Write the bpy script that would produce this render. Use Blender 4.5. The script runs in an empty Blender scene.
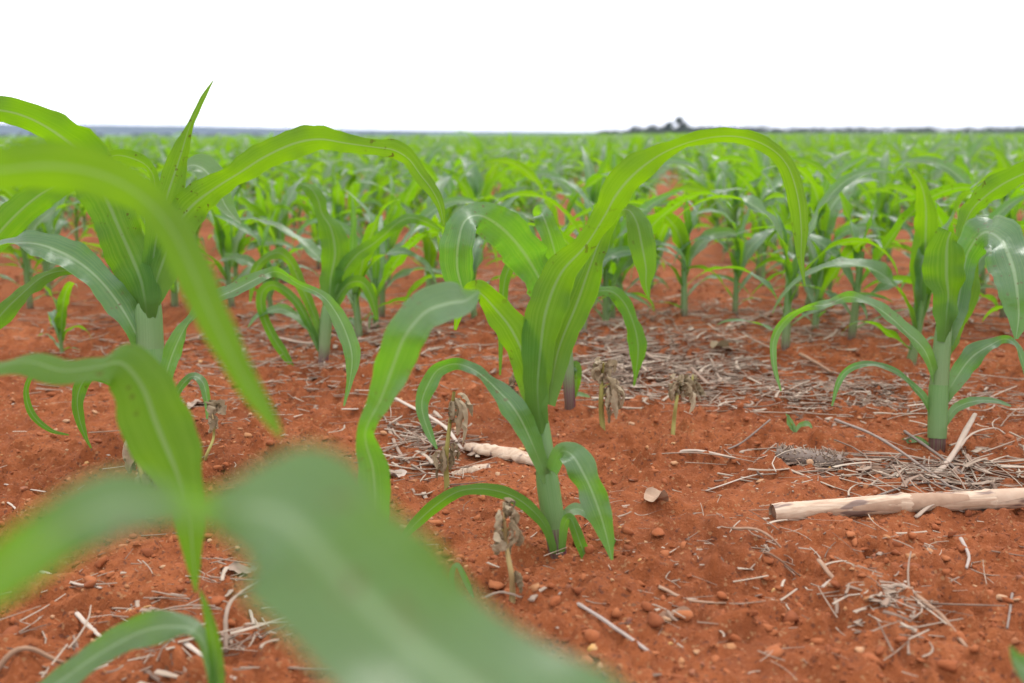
import bpy, math, random
import numpy as np
from mathutils import Vector
random.seed(7); rng = np.random.default_rng(7)
S = bpy.context.scene
COL = S.collection
R = math.radians

# ------------------------------------------------------------------ camera model
F = 995.0; CXP, CYP = 512.0, 341.5
PITCH = R(11.8); CH = 0.42
cp, sp = math.cos(PITCH), math.sin(PITCH)
CAM = np.array([0, 0, CH])
RIGHT = np.array([1, 0, 0.]); UP = np.array([0, sp, cp]); FWD = np.array([0, cp, -sp])

def px(x, y, d):
    return CAM + RIGHT * ((x - CXP) / F * d) - UP * ((y - CYP) / F * d) + FWD * d

# ------------------------------------------------------------------ noise / terrain
def hsh(i, j, s):
    n = (i * 374761393 + j * 668265263 + s * 974711) & 0xFFFFFFFF
    n = ((n ^ (n >> 13)) * 1274126177) & 0xFFFFFFFF
    return ((n ^ (n >> 16)) & 0xFFFF) / 65535.0

def vnoise(x, y, s=0):
    x = np.asarray(x, float); y = np.asarray(y, float)
    i = np.floor(x).astype(np.int64); j = np.floor(y).astype(np.int64)
    fx = x - i; fy = y - j
    fx = fx * fx * (3 - 2 * fx); fy = fy * fy * (3 - 2 * fy)
    a = hsh(i, j, s); b = hsh(i + 1, j, s); c = hsh(i, j + 1, s); d = hsh(i + 1, j + 1, s)
    return (a + (b - a) * fx) * (1 - fy) + (c + (d - c) * fx) * fy - 0.5

def sstep(a, b, x):
    t = np.clip((x - a) / (b - a), 0, 1); return t * t * (3 - 2 * t)

def rowx(i, y):            # x of crop row i at distance y
    return -0.10 + 0.5 * i + 0.13 * y

def H(x, y):
    x = np.asarray(x, float); y = np.asarray(y, float)
    c = x + .31 * y; e = y - .31 * x
    k1 = 1 - sstep(6, 25, y); k2 = 1 - sstep(3.2, 7, y); k3 = 1 - sstep(2.4, 3.6, y)
    h = .030 * vnoise(c * 3.1, e * 3.1, 1) * k1 + .016 * vnoise(c * 8.5, e * 8.5, 2) * k1
    h += .017 * vnoise(c * 23, e * 23, 3) * k2
    m = .4 + 1.2 * np.clip(vnoise(c * 5, e * 5, 9) + .5, 0, 1)
    h += (.009 * vnoise(c * 55, e * 55, 4) + .008 * vnoise(c * 115, e * 115, 5) + .003 * vnoise(c * 175, e * 175, 15)) * k3 * m
    # crumbs: sharp-sided little lumps where the noise peaks
    cr = np.clip(vnoise(c * 70, e * 70, 6) - .13, 0, 1) * .024 + np.clip(vnoise(c * 36, e * 36, 8) - .16, 0, 1) * .045
    h += cr * k3 * m
    # far field: long gentle swell, a little higher towards the far side
    h += .8 * vnoise(x / 420 + 3, y / 420, 7) * sstep(120, 600, y)
    wl = 1 - sstep(-.25, .22, x / (np.abs(y) + 1))
    h -= .0050 * wl * np.clip(y - 10, 0, 900)
    return h - .004

def ground_at(x, y):       # pixel -> point on the ground
    v = y - CYP; z = -(v * cp + F * sp); yy = F * cp - v * sp
    t = CH / -z
    X, Y = (x - CXP) * t, yy * t
    return np.array([X, Y, float(H(X, Y))])

# ------------------------------------------------------------------ materials
def new_mat(name):
    m = bpy.data.materials.new(name); m.use_nodes = True
    nt = m.node_tree; nt.nodes.clear()
    return m, nt

class NT:
    def __init__(s, nt): s.nt = nt
    def n(s, typ, **kw):
        n = s.nt.nodes.new(typ)
        for k, v in kw.items():
            if k.startswith('i_'):
                key = k[2:]; key = int(key) if key.isdigit() else key.replace('_', ' ')
                sock = n.inputs[key]
                if hasattr(v, 'is_output'): s.nt.links.new(v, sock)
                else: sock.default_value = v
            else: setattr(n, k, v)
        return n
    def link(s, a, b): s.nt.links.new(a, b)
    def ramp(s, fac, stops):
        n = s.nt.nodes.new('ShaderNodeValToRGB'); s.link(fac, n.inputs[0])
        el = n.color_ramp.elements
        while len(el) < len(stops): el.new(.5)
        for e, (p, c) in zip(el, stops):
            e.position = p; e.color = (c, c, c, 1) if isinstance(c, (int, float)) else (*c, 1)
        return n.outputs[0]
    def mix(s, fac, a, b, typ='MIX'):
        n = s.nt.nodes.new('ShaderNodeMix'); n.data_type = 'RGBA'; n.blend_type = typ
        for sock, v in ((n.inputs[0], fac), (n.inputs[6], a), (n.inputs[7], b)):
            if hasattr(v, 'is_output'): s.link(v, sock)
            elif isinstance(v, (int, float)): sock.default_value = v
            else: sock.default_value = (*v, 1)
        return n.outputs[2]
    def math(s, op, a, b=None, clamp=False):
        n = s.nt.nodes.new('ShaderNodeMath'); n.operation = op; n.use_clamp = clamp
        for i, v in enumerate((a, b)):
            if v is None: continue
            if hasattr(v, 'is_output'): s.link(v, n.inputs[i])
            else: n.inputs[i].default_value = v
        return n.outputs[0]

def leaf_material(name, top=(.030, .108, .042), trans=(.152, .395, .002), tf=.5, yellow=.0):
    m, nt = new_mat(name); t = NT(nt)
    uv = t.n('ShaderNodeUVMap').outputs[0]
    sep = t.n('ShaderNodeSeparateXYZ', i_0=uv)
    u, v = sep.outputs[0], sep.outputs[1]
    du = t.math('ABSOLUTE', t.math('SUBTRACT', u, .5))
    rib = t.ramp(du, [(0, 1), (.022, .9), (.05, 0)])
    oi = t.n('ShaderNodeObjectInfo').outputs['Random']
    tc = t.n('ShaderNodeTexCoord').outputs['Object']
    nz = t.n('ShaderNodeTexNoise', i_Vector=tc, i_Scale=28., i_Detail=3.).outputs[0]
    mp = t.n('ShaderNodeMapping', i_0=uv); mp.inputs['Scale'].default_value = (58, 1.0, 1)
    vein = t.n('ShaderNodeTexNoise', i_Vector=mp.outputs[0], i_Scale=1., i_Detail=1.).outputs[0]
    sk = t.n('ShaderNodeTexNoise', i_Vector=tc, i_Scale=150., i_Detail=1.).outputs[0]
    big = t.n('ShaderNodeTexNoise', i_Vector=tc, i_Scale=11., i_Detail=1.).outputs[0]
    spots = t.math('MULTIPLY', t.ramp(sk, [(.66, 0), (.71, 1)]), t.ramp(big, [(.48, 0), (.6, 1)]))
    c1 = t.mix(t.ramp(nz, [(.3, 0), (.7, 1)]), tuple(c * .82 for c in top), tuple(c * 1.2 for c in top))
    c1 = t.mix(t.math('MULTIPLY', oi, .55), c1, (top[0] * 1.8, top[1] * 1.25, top[2] * .6))
    c1 = t.mix(t.math('MULTIPLY', t.ramp(vein, [(.42, 0), (.60, 1)]), .4), c1, (.12, .24, .09))
    c1 = t.mix(t.math('MULTIPLY', rib, .8), c1, (.26, .38, .20))
    col = t.ramp(v, [(0, 1), (.06, .8), (.17, 0)])          # pale collar where the blade leaves its sheath
    c1 = t.mix(col, c1, (.14, .25, .075))
    c1 = t.mix(spots, c1, (.13, .11, .03))
    c2 = t.mix(t.math('MULTIPLY', oi, .5), trans, (trans[0] * 1.7, trans[1] * 1.04, trans[2]))
    c2 = t.mix(t.math('MULTIPLY', t.ramp(vein, [(.40, 0), (.60, 1)]), .7), c2, (trans[0] * 1.75, trans[1] * 1.2, trans[2] * 3))
    c2 = t.mix(t.math('MULTIPLY', rib, .8), c2, (.24, .36, .10))
    c2 = t.mix(col, c2, (.12, .24, .05))
    c2 = t.mix(spots, c2, (.10, .10, .01))
    bmp = t.n('ShaderNodeBump', i_Strength=.35, i_Distance=.0012, i_Height=vein).outputs[0]
    b2 = t.n('ShaderNodeBump', i_Strength=.6, i_Distance=.006, i_Height=nz, i_Normal=bmp).outputs[0]
    up = t.n('ShaderNodeNewGeometry').outputs['Backfacing']      # 1 on the waxy upper side, 0 on the matt underside
    c1 = t.mix(up, t.mix(.5, c1, (.07, .175, .006)), c1)
    c2 = t.mix(up, c2, t.mix(.35, c2, (.10, .36, .02)))
    P = t.n('ShaderNodeBsdfPrincipled', i_Base_Color=c1, i_Roughness=t.math('SUBTRACT', .52, t.math('MULTIPLY', up, .22)), i_Normal=b2)
    nt.links.new(t.math('ADD', .12, t.math('MULTIPLY', up, .68)), P.inputs['Specular IOR Level'])
    nt.links.new(t.math('MULTIPLY', up, .22), P.inputs['Coat Weight']); P.inputs['Coat Roughness'].default_value = .34
    T = t.n('ShaderNodeBsdfTranslucent', i_Color=c2)
    M = t.n('ShaderNodeMixShader', i_0=tf, i_1=P.outputs[0], i_2=T.outputs[0])
    t.n('ShaderNodeOutputMaterial', i_0=M.outputs[0])
    return m

def stalk_material():
    m, nt = new_mat('maize_stalk'); t = NT(nt)
    uv = t.n('ShaderNodeUVMap').outputs[0]
    sep = t.n('ShaderNodeSeparateXYZ', i_0=uv)
    v = sep.outputs[1]
    mp = t.n('ShaderNodeMapping', i_0=uv); mp.inputs['Scale'].default_value = (30, 1.5, 1)
    st = t.n('ShaderNodeTexNoise', i_Vector=mp.outputs[0], i_Scale=1., i_Detail=2.).outputs[0]
    vv = t.math('ADD', v, t.math('MULTIPLY', t.math('SUBTRACT', st, .5), .12))
    c = t.ramp(vv, [(0, (.10, .018, .035)), (.13, (.11, .03, .05)), (.28, (.15, .21, .085)), (.6, (.105, .21, .06)), (1, (.09, .22, .04))])
    c = t.mix(t.ramp(st, [(.4, 0), (.65, .45)]), c, (.16, .26, .10))
    bmp = t.n('ShaderNodeBump', i_Strength=.3, i_Distance=.001, i_Height=st).outputs[0]
    P = t.n('ShaderNodeBsdfPrincipled', i_Base_Color=c, i_Roughness=.45, i_Normal=bmp)
    T = t.n('ShaderNodeBsdfTranslucent', i_Color=c)
    M = t.n('ShaderNodeMixShader', i_0=.15, i_1=P.outputs[0], i_2=T.outputs[0])
    t.n('ShaderNodeOutputMaterial', i_0=M.outputs[0])
    return m

def dry_material(name, cols, rough=.85, trans=0., scale=60., island=True, streak=None):
    m, nt = new_mat(name); t = NT(nt)
    tc = t.n('ShaderNodeTexCoord').outputs['Object']
    nz = t.n('ShaderNodeTexNoise', i_Vector=tc, i_Scale=scale, i_Detail=4.).outputs[0]
    rp = t.n('ShaderNodeNewGeometry').outputs['Random Per Island'] if island else t.n('ShaderNodeObjectInfo').outputs['Random']
    f = t.math('ADD', t.math('MULTIPLY', rp, .62), t.math('MULTIPLY', nz, .38))
    n = len(cols)
    c = t.ramp(f, [(.12 + .76 * i / (n - 1), cc) for i, cc in enumerate(cols)])
    bmp = t.n('ShaderNodeBump', i_Strength=.6, i_Distance=.0015, i_Height=nz).outputs[0]
    P = t.n('ShaderNodeBsdfPrincipled', i_Base_Color=c, i_Roughness=rough, i_Normal=bmp)
    P.inputs['Specular IOR Level'].default_value = .25
    out = P.outputs[0]
    if trans:
        T = t.n('ShaderNodeBsdfTranslucent', i_Color=c)
        out = t.n('ShaderNodeMixShader', i_0=trans, i_1=P.outputs[0], i_2=T.outputs[0]).outputs[0]
    t.n('ShaderNodeOutputMaterial', i_0=out)
    return m

def soil_material():
    m, nt = new_mat('red_soil'); t = NT(nt)
    pos = t.n('ShaderNodeTexCoord').outputs['Object']
    n1 = t.n('ShaderNodeTexNoise', i_Vector=pos, i_Scale=4., i_Detail=6., i_Roughness=.6).outputs[0]
    n2 = t.n('ShaderNodeTexNoise', i_Vector=pos, i_Scale=55., i_Detail=6., i_Roughness=.7).outputs[0]
    n3 = t.n('ShaderNodeTexNoise', i_Vector=pos, i_Scale=260., i_Detail=4., i_Roughness=.7).outputs[0]
    c = t.ramp(n1, [(.3, (.175, .050, .018)), (.5, (.238, .068, .023)), (.72, (.305, .098, .036))])
    c = t.mix(t.ramp(n2, [(.35, .45), (.6, 0)]), c, (.115, .032, .014))
    c = t.mix(t.ramp(n3, [(.55, 0), (.72, .5)]), c, (.40, .175, .09))
    vo = t.n('ShaderNodeTexVoronoi', i_Vector=pos, i_Scale=330.).outputs['Color']
    s1 = t.n('ShaderNodeSeparateColor', i_0=vo)
    c = t.mix(t.ramp(s1.outputs[0], [(.955, 0), (.965, .6)]), c, (.30, .16, .08))
    c = t.mix(t.ramp(s1.outputs[1], [(.94, 0), (.96, .6)]), c, (.07, .03, .022))
    h = t.math('ADD', t.math('MULTIPLY', n2, .6), t.math('MULTIPLY', n3, .4))
    bmp = t.n('ShaderNodeBump', i_Strength=1., i_Distance=.008, i_Height=h).outputs[0]
    P = t.n('ShaderNodeBsdfPrincipled', i_Base_Color=c, i_Roughness=.95, i_Normal=bmp)
    P.inputs['Specular IOR Level'].default_value = .15
    t.n('ShaderNodeOutputMaterial', i_0=P.outputs[0])
    return m

def cane_material():
    m, nt = new_mat('dry_cane'); t = NT(nt)
    uv = t.n('ShaderNodeUVMap').outputs[0]
    mp = t.n('ShaderNodeMapping', i_0=uv); mp.inputs['Scale'].default_value = (7, 9, 1)
    n1 = t.n('ShaderNodeTexNoise', i_Vector=mp.outputs[0], i_Scale=1., i_Detail=8., i_Roughness=.7, i_Distortion=.6).outputs[0]
    mp2 = t.n('ShaderNodeMapping', i_0=uv); mp2.inputs['Scale'].default_value = (50, 2, 1)
    n2 = t.n('ShaderNodeTexNoise', i_Vector=mp2.outputs[0], i_Scale=1., i_Detail=3.).outputs[0]
    mp3 = t.n('ShaderNodeMapping', i_0=uv); mp3.inputs['Scale'].default_value = (2.5, 6, 1)
    n3 = t.n('ShaderNodeTexNoise', i_Vector=mp3.outputs[0], i_Scale=1., i_Detail=2.).outputs[0]
    c = t.ramp(n1, [(.3, (.24, .135, .085)), (.45, (.38, .265, .185)), (.62, (.50, .385, .29)), (.8, (.58, .47, .37))])
    c = t.mix(t.ramp(n2, [(.45, 0), (.7, .35)]), c, (.36, .20, .12))
    c = t.mix(t.ramp(n3, [(.56, 0), (.61, .85)]), c, (.115, .065, .055))
    bmp = t.n('ShaderNodeBump', i_Strength=.4, i_Distance=.001, i_Height=n2).outputs[0]
    P = t.n('ShaderNodeBsdfPrincipled', i_Base_Color=c, i_Roughness=.7, i_Normal=bmp)
    t.n('ShaderNodeOutputMaterial', i_0=P.outputs[0])
    return m

def flat_noise_material(name, a, b, scale, rough=.95, trans=0.):
    m, nt = new_mat(name); t = NT(nt)
    pos = t.n('ShaderNodeTexCoord').outputs['Object']
    nz = t.n('ShaderNodeTexNoise', i_Vector=pos, i_Scale=scale, i_Detail=5.).outputs[0]
    c = t.mix(t.ramp(nz, [(.35, 0), (.65, 1)]), a, b)
    P = t.n('ShaderNodeBsdfPrincipled', i_Base_Color=c, i_Roughness=rough)
    P.inputs['Specular IOR Level'].default_value = .2
    t.n('ShaderNodeOutputMaterial', i_0=P.outputs[0])
    return m

M_LEAF = leaf_material('maize_leaf')
M_STALK = stalk_material()
M_SOIL = soil_material()
M_STRAW = dry_material('straw', [(.09, .055, .04), (.20, .13, .095), (.25, .18, .135), (.31, .24, .185), (.37, .30, .24)])
M_TWIG = dry_material('grey_twig', [(.10, .075, .06), (.22, .17, .145), (.34, .28, .25)], island=False)
M_PALE = dry_material('pale_straw', [(.19, .13, .095), (.31, .235, .185), (.42, .35, .295)], island=False)
M_BROWN = dry_material('brown_stick', [(.09, .045, .03), (.20, .11, .07), (.32, .2, .13)], island=False)
M_BARK = dry_material('bark', [(.17, .085, .05), (.32, .21, .145), (.45, .34, .26)], island=False, scale=90.)
M_WILT = dry_material('withered_leaf', [(.13, .095, .05), (.27, .205, .13), (.42, .34, .235)], trans=.25, island=False, scale=120.)
M_WSTEM = dry_material('withered_stem', [(.16, .13, .03), (.28, .25, .08), (.32, .20, .11)], island=False, scale=40.)
M_CLOD = dry_material('soil_clod', [(.155, .044, .017), (.235, .068, .024), (.31, .108, .043)], rough=.95, scale=200.)
M_GRAVEL = dry_material('gravel', [(.10, .05, .045), (.26, .09, .04), (.33, .15, .065), (.38, .23, .14), (.42, .23, .06)], scale=120.)
M_CANE = cane_material()
M_SEED = leaf_material('seedling_leaf', top=(.07, .17, .03), trans=(.2, .42, .02))
M_TREE = flat_noise_material('tree_leaves', (.07, .085, .07), (.11, .13, .10), .6)
M_TRUNK = flat_noise_material('tree_bark', (.05, .04, .03), (.09, .07, .05), 2.)
M_HILL = flat_noise_material('wooded_hill', (.035, .05, .04), (.07, .085, .055), .004)
M_CROP = flat_noise_material('crop_canopy', (.05, .12, .02), (.10, .19, .035), .9)

# ------------------------------------------------------------------ mesh helpers
def mk(name, verts, faces, mat, parent=None, uvs=None, smooth=True, origin=None):
    verts = np.asarray(verts, float)
    if origin is not None: verts = verts - np.asarray(origin)
    me = bpy.data.meshes.new(name)
    faces = np.asarray(faces)
    nv, nf, k = len(verts), len(faces), faces.shape[1]
    me.vertices.add(nv); me.vertices.foreach_set('co', verts.ravel())
    me.loops.add(nf * k); me.loops.foreach_set('vertex_index', faces.astype(np.int32).ravel())
    me.polygons.add(nf)
    me.polygons.foreach_set('loop_start', np.arange(0, nf * k, k, dtype=np.int32))
    if smooth: me.polygons.foreach_set('use_smooth', np.ones(nf, bool))
    me.update(calc_edges=True)
    if uvs is not None:
        lay = me.uv_layers.new(name='UVMap')
        lay.data.foreach_set('uv', np.asarray(uvs, float)[faces.ravel()].ravel())
    me.materials.append(mat)
    me.validate()
    o = bpy.data.objects.new(name, me); COL.objects.link(o)
    if parent: o.parent = parent
    return o

def tag(o, label=None, cat=None, group=None, kind=None):
    if label: o['label'] = label
    if cat: o['category'] = cat
    if group: o['group'] = group
    if kind: o['kind'] = kind
    return o

def thing(name, loc, label, cat, group=None):
    o = bpy.data.objects.new(name, None); COL.objects.link(o)
    o.location = Vector([float(c) for c in loc]); o.empty_display_size = .05
    return tag(o, label, cat, group)

def grid_faces(n, m, closed=False):
    i = np.arange(n - 1)[:, None]; j = np.arange(m if closed else m - 1)[None, :]
    j2 = (j + 1) % m
    a = i * m + j; b = i * m + j2; c = (i + 1) * m + j2; d = (i + 1) * m + j
    return np.stack([a, b, c, d], -1).reshape(-1, 4)

def catmull(P, sub):
    P = np.asarray(P, float)
    Q = np.vstack([2 * P[0] - P[1], P, 2 * P[-1] - P[-2]])
    out = []
    for k in range(1, len(Q) - 2):
        p0, p1, p2, p3 = Q[k - 1], Q[k], Q[k + 1], Q[k + 2]
        for t in np.linspace(0, 1, sub, endpoint=False):
            out.append(.5 * (2 * p1 + (p2 - p0) * t + (2 * p0 - 5 * p1 + 4 * p2 - p3) * t * t + (3 * p1 - p0 - 3 * p2 + p3) * t ** 3))
    out.append(P[-1])
    return np.array(out)

def nrm(a): return a / np.maximum(np.linalg.norm(a, axis=-1, keepdims=True), 1e-9)

def ribbon(P, A, nu=9, fold=.16, ruffle=.10, seed=0, waves=None, roll=.22, clasp=.0):
    """leaf blade: centreline P, half-width vectors A -> verts, faces, uvs"""
    r = np.random.default_rng(seed)
    n = len(P)
    T = nrm(np.gradient(P, axis=0)); N = nrm(np.cross(T, A))
    w = np.linalg.norm(A, axis=1)
    L = np.concatenate([[0], np.cumsum(np.linalg.norm(np.diff(P, axis=0), axis=1))]); s = L / L[-1]
    us = np.linspace(-1, 1, nu)
    wv = waves or L[-1] / .07
    ph = r.uniform(0, 6.28, 4)
    amp = np.minimum(np.minimum(s * 4, 1), (1 - s) * 3)
    rl = (np.sin(2 * np.pi * wv * s + ph[0]) + .5 * np.sin(2 * np.pi * wv * 2.3 * s + ph[1])) * amp
    rr = (np.sin(2 * np.pi * wv * 1.1 * s + ph[2]) + .5 * np.sin(2 * np.pi * wv * 2.1 * s + ph[3])) * amp
    V = np.zeros((n, nu, 3))
    # slow roll of the blade about its midrib and uneven margins
    ro = roll * amp * (np.sin(2 * np.pi * 1.6 * s + r.uniform(0, 6.28)) + .6 * np.sin(2 * np.pi * 3.7 * s + r.uniform(0, 6.28)))
    A = A * np.cos(ro)[:, None] + N * (w * np.sin(ro))[:, None]
    N = nrm(np.cross(T, A))
    el = 1 + .07 * np.sin(2 * np.pi * wv * .7 * s + ph[1]) + .03 * np.sin(2 * np.pi * wv * 3.1 * s + ph[2]); er = 1 + .07 * np.sin(2 * np.pi * wv * .8 * s + ph[3]) + .03 * np.sin(2 * np.pi * wv * 2.7 * s + ph[0])
    fold = fold * np.ones(n) + np.sign(fold) * clasp * np.exp(-s / .07)
    A0 = A
    for k, u in enumerate(us):
        A = A0 * (el if u < 0 else er)[:, None]
        off = fold * w * (abs(u) ** 1.5 - .35) + ruffle * w * (rl if u < 0 else rr) * u * u
        V[:, k] = P + A * u + N * off[:, None]
    uv = np.stack(np.meshgrid(np.linspace(0, 1, nu), L / .35), -1)
    return V.reshape(-1, 3), grid_faces(n, nu), uv.reshape(-1, 2)

def tube(P, rad, k=8, sq=1.):
    P = np.asarray(P, float); n = len(P); rad = np.broadcast_to(rad, (n,))
    T = nrm(np.gradient(P, axis=0))
    ref = np.array([.3, .9, .1]) if abs(T[:, 2]).mean() > .6 else np.array([0, 0, 1.])
    B = nrm(np.cross(T, ref)); C = np.cross(T, B)
    a = np.linspace(0, 2 * np.pi, k, endpoint=False)
    V = P[:, None] + rad[:, None, None] * (np.cos(a)[None, :, None] * B[:, None] + sq * np.sin(a)[None, :, None] * C[:, None])
    V = V.reshape(-1, 3); Fc = grid_faces(n, k, True)
    V = np.vstack([V, P[0], P[-1]])
    j = np.arange(k); j2 = (j + 1) % k
    c0 = np.stack([np.full(k, n * k), j2, j, j], -1); c1 = np.stack([np.full(k, n * k + 1), (n - 1) * k + j, (n - 1) * k + j2, (n - 1) * k + j2], -1)
    uv = np.stack(np.meshgrid(np.abs(np.linspace(-1, 1, k)), np.linspace(0, 1, n)), -1).reshape(-1, 2)
    uv = np.vstack([uv, [[0, 0], [0, 1]]])
    # close caps with degenerate-free tris stored as quads is unsafe -> inset ring points
    return V[:n * k], Fc, uv[:n * k]

def capped_tube(P, rad, k=8, sq=1.):
    """tube whose ends pinch in, so that it is closed by its last rings"""
    P = np.asarray(P, float); rad = np.array(np.broadcast_to(rad, (len(P),)), float)
    e0 = P[0] + (P[0] - P[1]) * 1e-3; e1 = P[-1] + (P[-1] - P[-2]) * 1e-3
    P2 = np.vstack([e0, P, e1]); r2 = np.concatenate([[rad[0] * .05], rad, [rad[-1] * .05]])
    return tube(P2, r2, k, sq)

# ------------------------------------------------------------------ hero maize plants
LS = [100]
def hero_leaf(par, d0, secs, q=0., r=.15, fold=.2, ruffle=.17, mat=None, label=None, sub=6, wk=.86, face=None):
    """secs: (x, y, width_px[, extra depth[, q]]) read along the leaf; q>0 sky side shows, q<0 the underside"""
    A = np.array([[s[0], s[1], s[2], d0 + (s[3] if len(s) > 3 else 0), (s[4] if len(s) > 4 else q)] for s in secs], float)
    D = catmull(A, sub); D[:, 2] = np.maximum(D[:, 2], .6)
    t = nrm(np.gradient(D[:, :2], axis=0))
    for _ in range(3):
        t[1:-1] = (t[:-2] + 2 * t[1:-1] + t[2:]) / 4
    t = nrm(t)
    pr = np.stack([-t[:, 1], t[:, 0]], -1)          # to the right of travel, image y down
    P = np.array([px(x, y, d) for x, y, _, d, _ in D])
    hw = wk * D[:, 2] / 2 * D[:, 3] / F
    up = -pr[:, 1] * hw; rx = pr[:, 0] * hw
    dep = D[:, 4] * up + r * rx
    Av = rx[:, None] * RIGHT + up[:, None] * UP + dep[:, None] * FWD
    LS[0] += 1
    if face or (face is None and A[:, 4].mean() > .3): Av = -Av          # the glossy upper side faces the viewer
    v, f, uv = ribbon(P, Av, 11, fold, ruffle, LS[0], roll=.26, clasp=.35)
    o = mk('leaf', v, f, mat or M_LEAF, par, uv, origin=par.location)
    if label: o['label'] = label
    return o

def hero_stalk(par, d0, secs, k=14):
    A = np.array([[s[0], s[1], s[2], d0 + (s[3] if len(s) > 3 else 0)] for s in secs], float)
    D = catmull(A, 5)
    P = np.array([px(x, y, d) for x, y, _, d in D]); rad = D[:, 2] / 2 * D[:, 3] / F
    P = np.vstack([P[0] + [0, 0, -.03], P]); rad = np.concatenate([[rad[0]], rad])
    v, f, uv = tube(P, rad, k)
    return mk('stalk', v, f, M_STALK, par, uv, origin=par.location)

def hero_sheath(par, d0, secs, k=14):
    A = np.array([[s[0], s[1], s[2], d0] for s in secs], float); D = catmull(A, 5)
    P = np.array([px(x, y, d) for x, y, _, d in D]); rad = D[:, 2] / 2 * D[:, 3] / F
    v, f, uv = tube(P, rad, k); uv[:, 1] = .45 + .4 * uv[:, 1]
    return mk('leaf_sheath', v, f, M_STALK, par, uv, origin=par.location)

def gd(x, y):            # camera depth of the ground at a pixel
    p = ground_at(x, y); return float((p - CAM) @ FWD)

def hero(bx, by, label, stalk, leaves, d0=None, base=None, sheaths=()):
    b = ground_at(bx, by) if base is None else np.array(base, float)
    d = gd(bx, by) if d0 is None else d0
    o = thing('maize_plant', b, label, 'maize plant', 'maize plants of the field')
    if stalk: hero_stalk(o, d, stalk)
    for s in sheaths: hero_sheath(o, d, s)
    for kw, secs in leaves: hero_leaf(o, d, secs, **kw)
    return o

U = dict(q=-.7); T_ = dict(q=1.1); V0 = dict(q=0.)

# the sharp plant in the middle
hero(557, 553, 'sharp maize plant in the middle, one leaf arching right above the field',
  [(558, 556, 18), (553, 520, 20), (547, 475, 21), (543, 440, 18), (540, 420, 16), (539, 405, 2)],
  [ (dict(q=-.55, r=.25, fold=.22), [(541, 434, 6, -.011), (540, 422, 18, -.011), (538, 408, 26, -.011), (537, 384, 32, -.01), (540, 350, 38, -.005), (546, 310, 44), (561, 273, 35), (585, 246, 25, -.01), (604, 216, 27, -.02), (617, 193, 38, -.03), (638, 170, 32, -.04), (666, 151, 22, -.04), (700, 139, 18, -.04), (735, 136, 18, -.03), (765, 145, 18, -.02), (786, 164, 21, 0, 0), (797, 195, 26, .02, 0), (801, 230, 21, .03, 0), (801, 258, 9, .03, 0), (805, 286, 2, .03, 0)]),
    (dict(q=-.5, r=-.3, fold=.2), [(541, 425, 14, -.008), (537, 408, 24, -.009), (533, 390, 32), (527, 362, 34), (512, 330, 36), (495, 308, 32), (481, 293, 26, -.01), (470, 292, 18, .02), (460, 310, 12, .05), (455, 330, 3, .07)]),
    (dict(q=.2, r=-.2), [(549, 405, 14), (558, 352, 30, .02), (577, 303, 34, .03), (591, 265, 32, .03), (602, 236, 20, .03), (615, 215, 13, .02), (628, 210, 17, 0), (637, 223, 28, -.02), (642, 245, 29, -.03), (646, 268, 22, -.03), (646, 284, 12, -.03), (649, 299, 2, -.03)]),
    (dict(q=1.0, fold=.12), [(548, 482, 12, -.01), (534, 447, 20, -.02), (516, 411, 25, -.03), (496, 388, 22, -.03), (476, 371, 16, -.03), (456, 364, 13, -.03, -.6), (438, 370, 15, -.03, -.6), (428, 385, 20, -.03, 0), (422, 402, 17, -.03, 0), (424, 418, 13, -.03, 0), (431, 437, 8, -.03, 0), (437, 449, 2, -.03, 0)]),
    (dict(q=.9, r=-.2, fold=.1), [(552, 472, 14, -.012), (560, 452, 20, -.03), (572, 455, 30, -.05), (584, 475, 36, -.06, .2), (596, 502, 33, -.07, 0), (605, 530, 20, -.07, 0), (612, 560, 3, -.07, 0)]),
    (dict(q=.9), [(556, 535, 8), (566, 514, 10, 0), (580, 509, 13, .01), (597, 522, 15, .02), (611, 542, 11, .02), (622, 560, 2, .02)]),
    (dict(q=.6), [(562, 552, 8, -.01), (564, 526, 11, -.02), (571, 519, 11, -.03), (581, 545, 13, -.04, 0), (592, 570, 11, -.04, 0), (606, 590, 2, -.04, 0)]),
    (dict(q=.6, ruffle=.05), [(555, 553, 9, -.01), (546, 527, 11, -.02), (530, 508, 13, -.02), (510, 495, 13, -.02), (485, 489, 13, -.02), (460, 491, 14, -.02, 0), (440, 502, 15, -.02, 0), (420, 519, 14, -.02, 0), (405, 535, 9, -.02, 0), (395, 546, 2, -.02, 0)]),
  ], sheaths=[[(554, 528, 20), (552, 512, 23), (548, 485, 23), (546, 470, 21)]])

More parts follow.
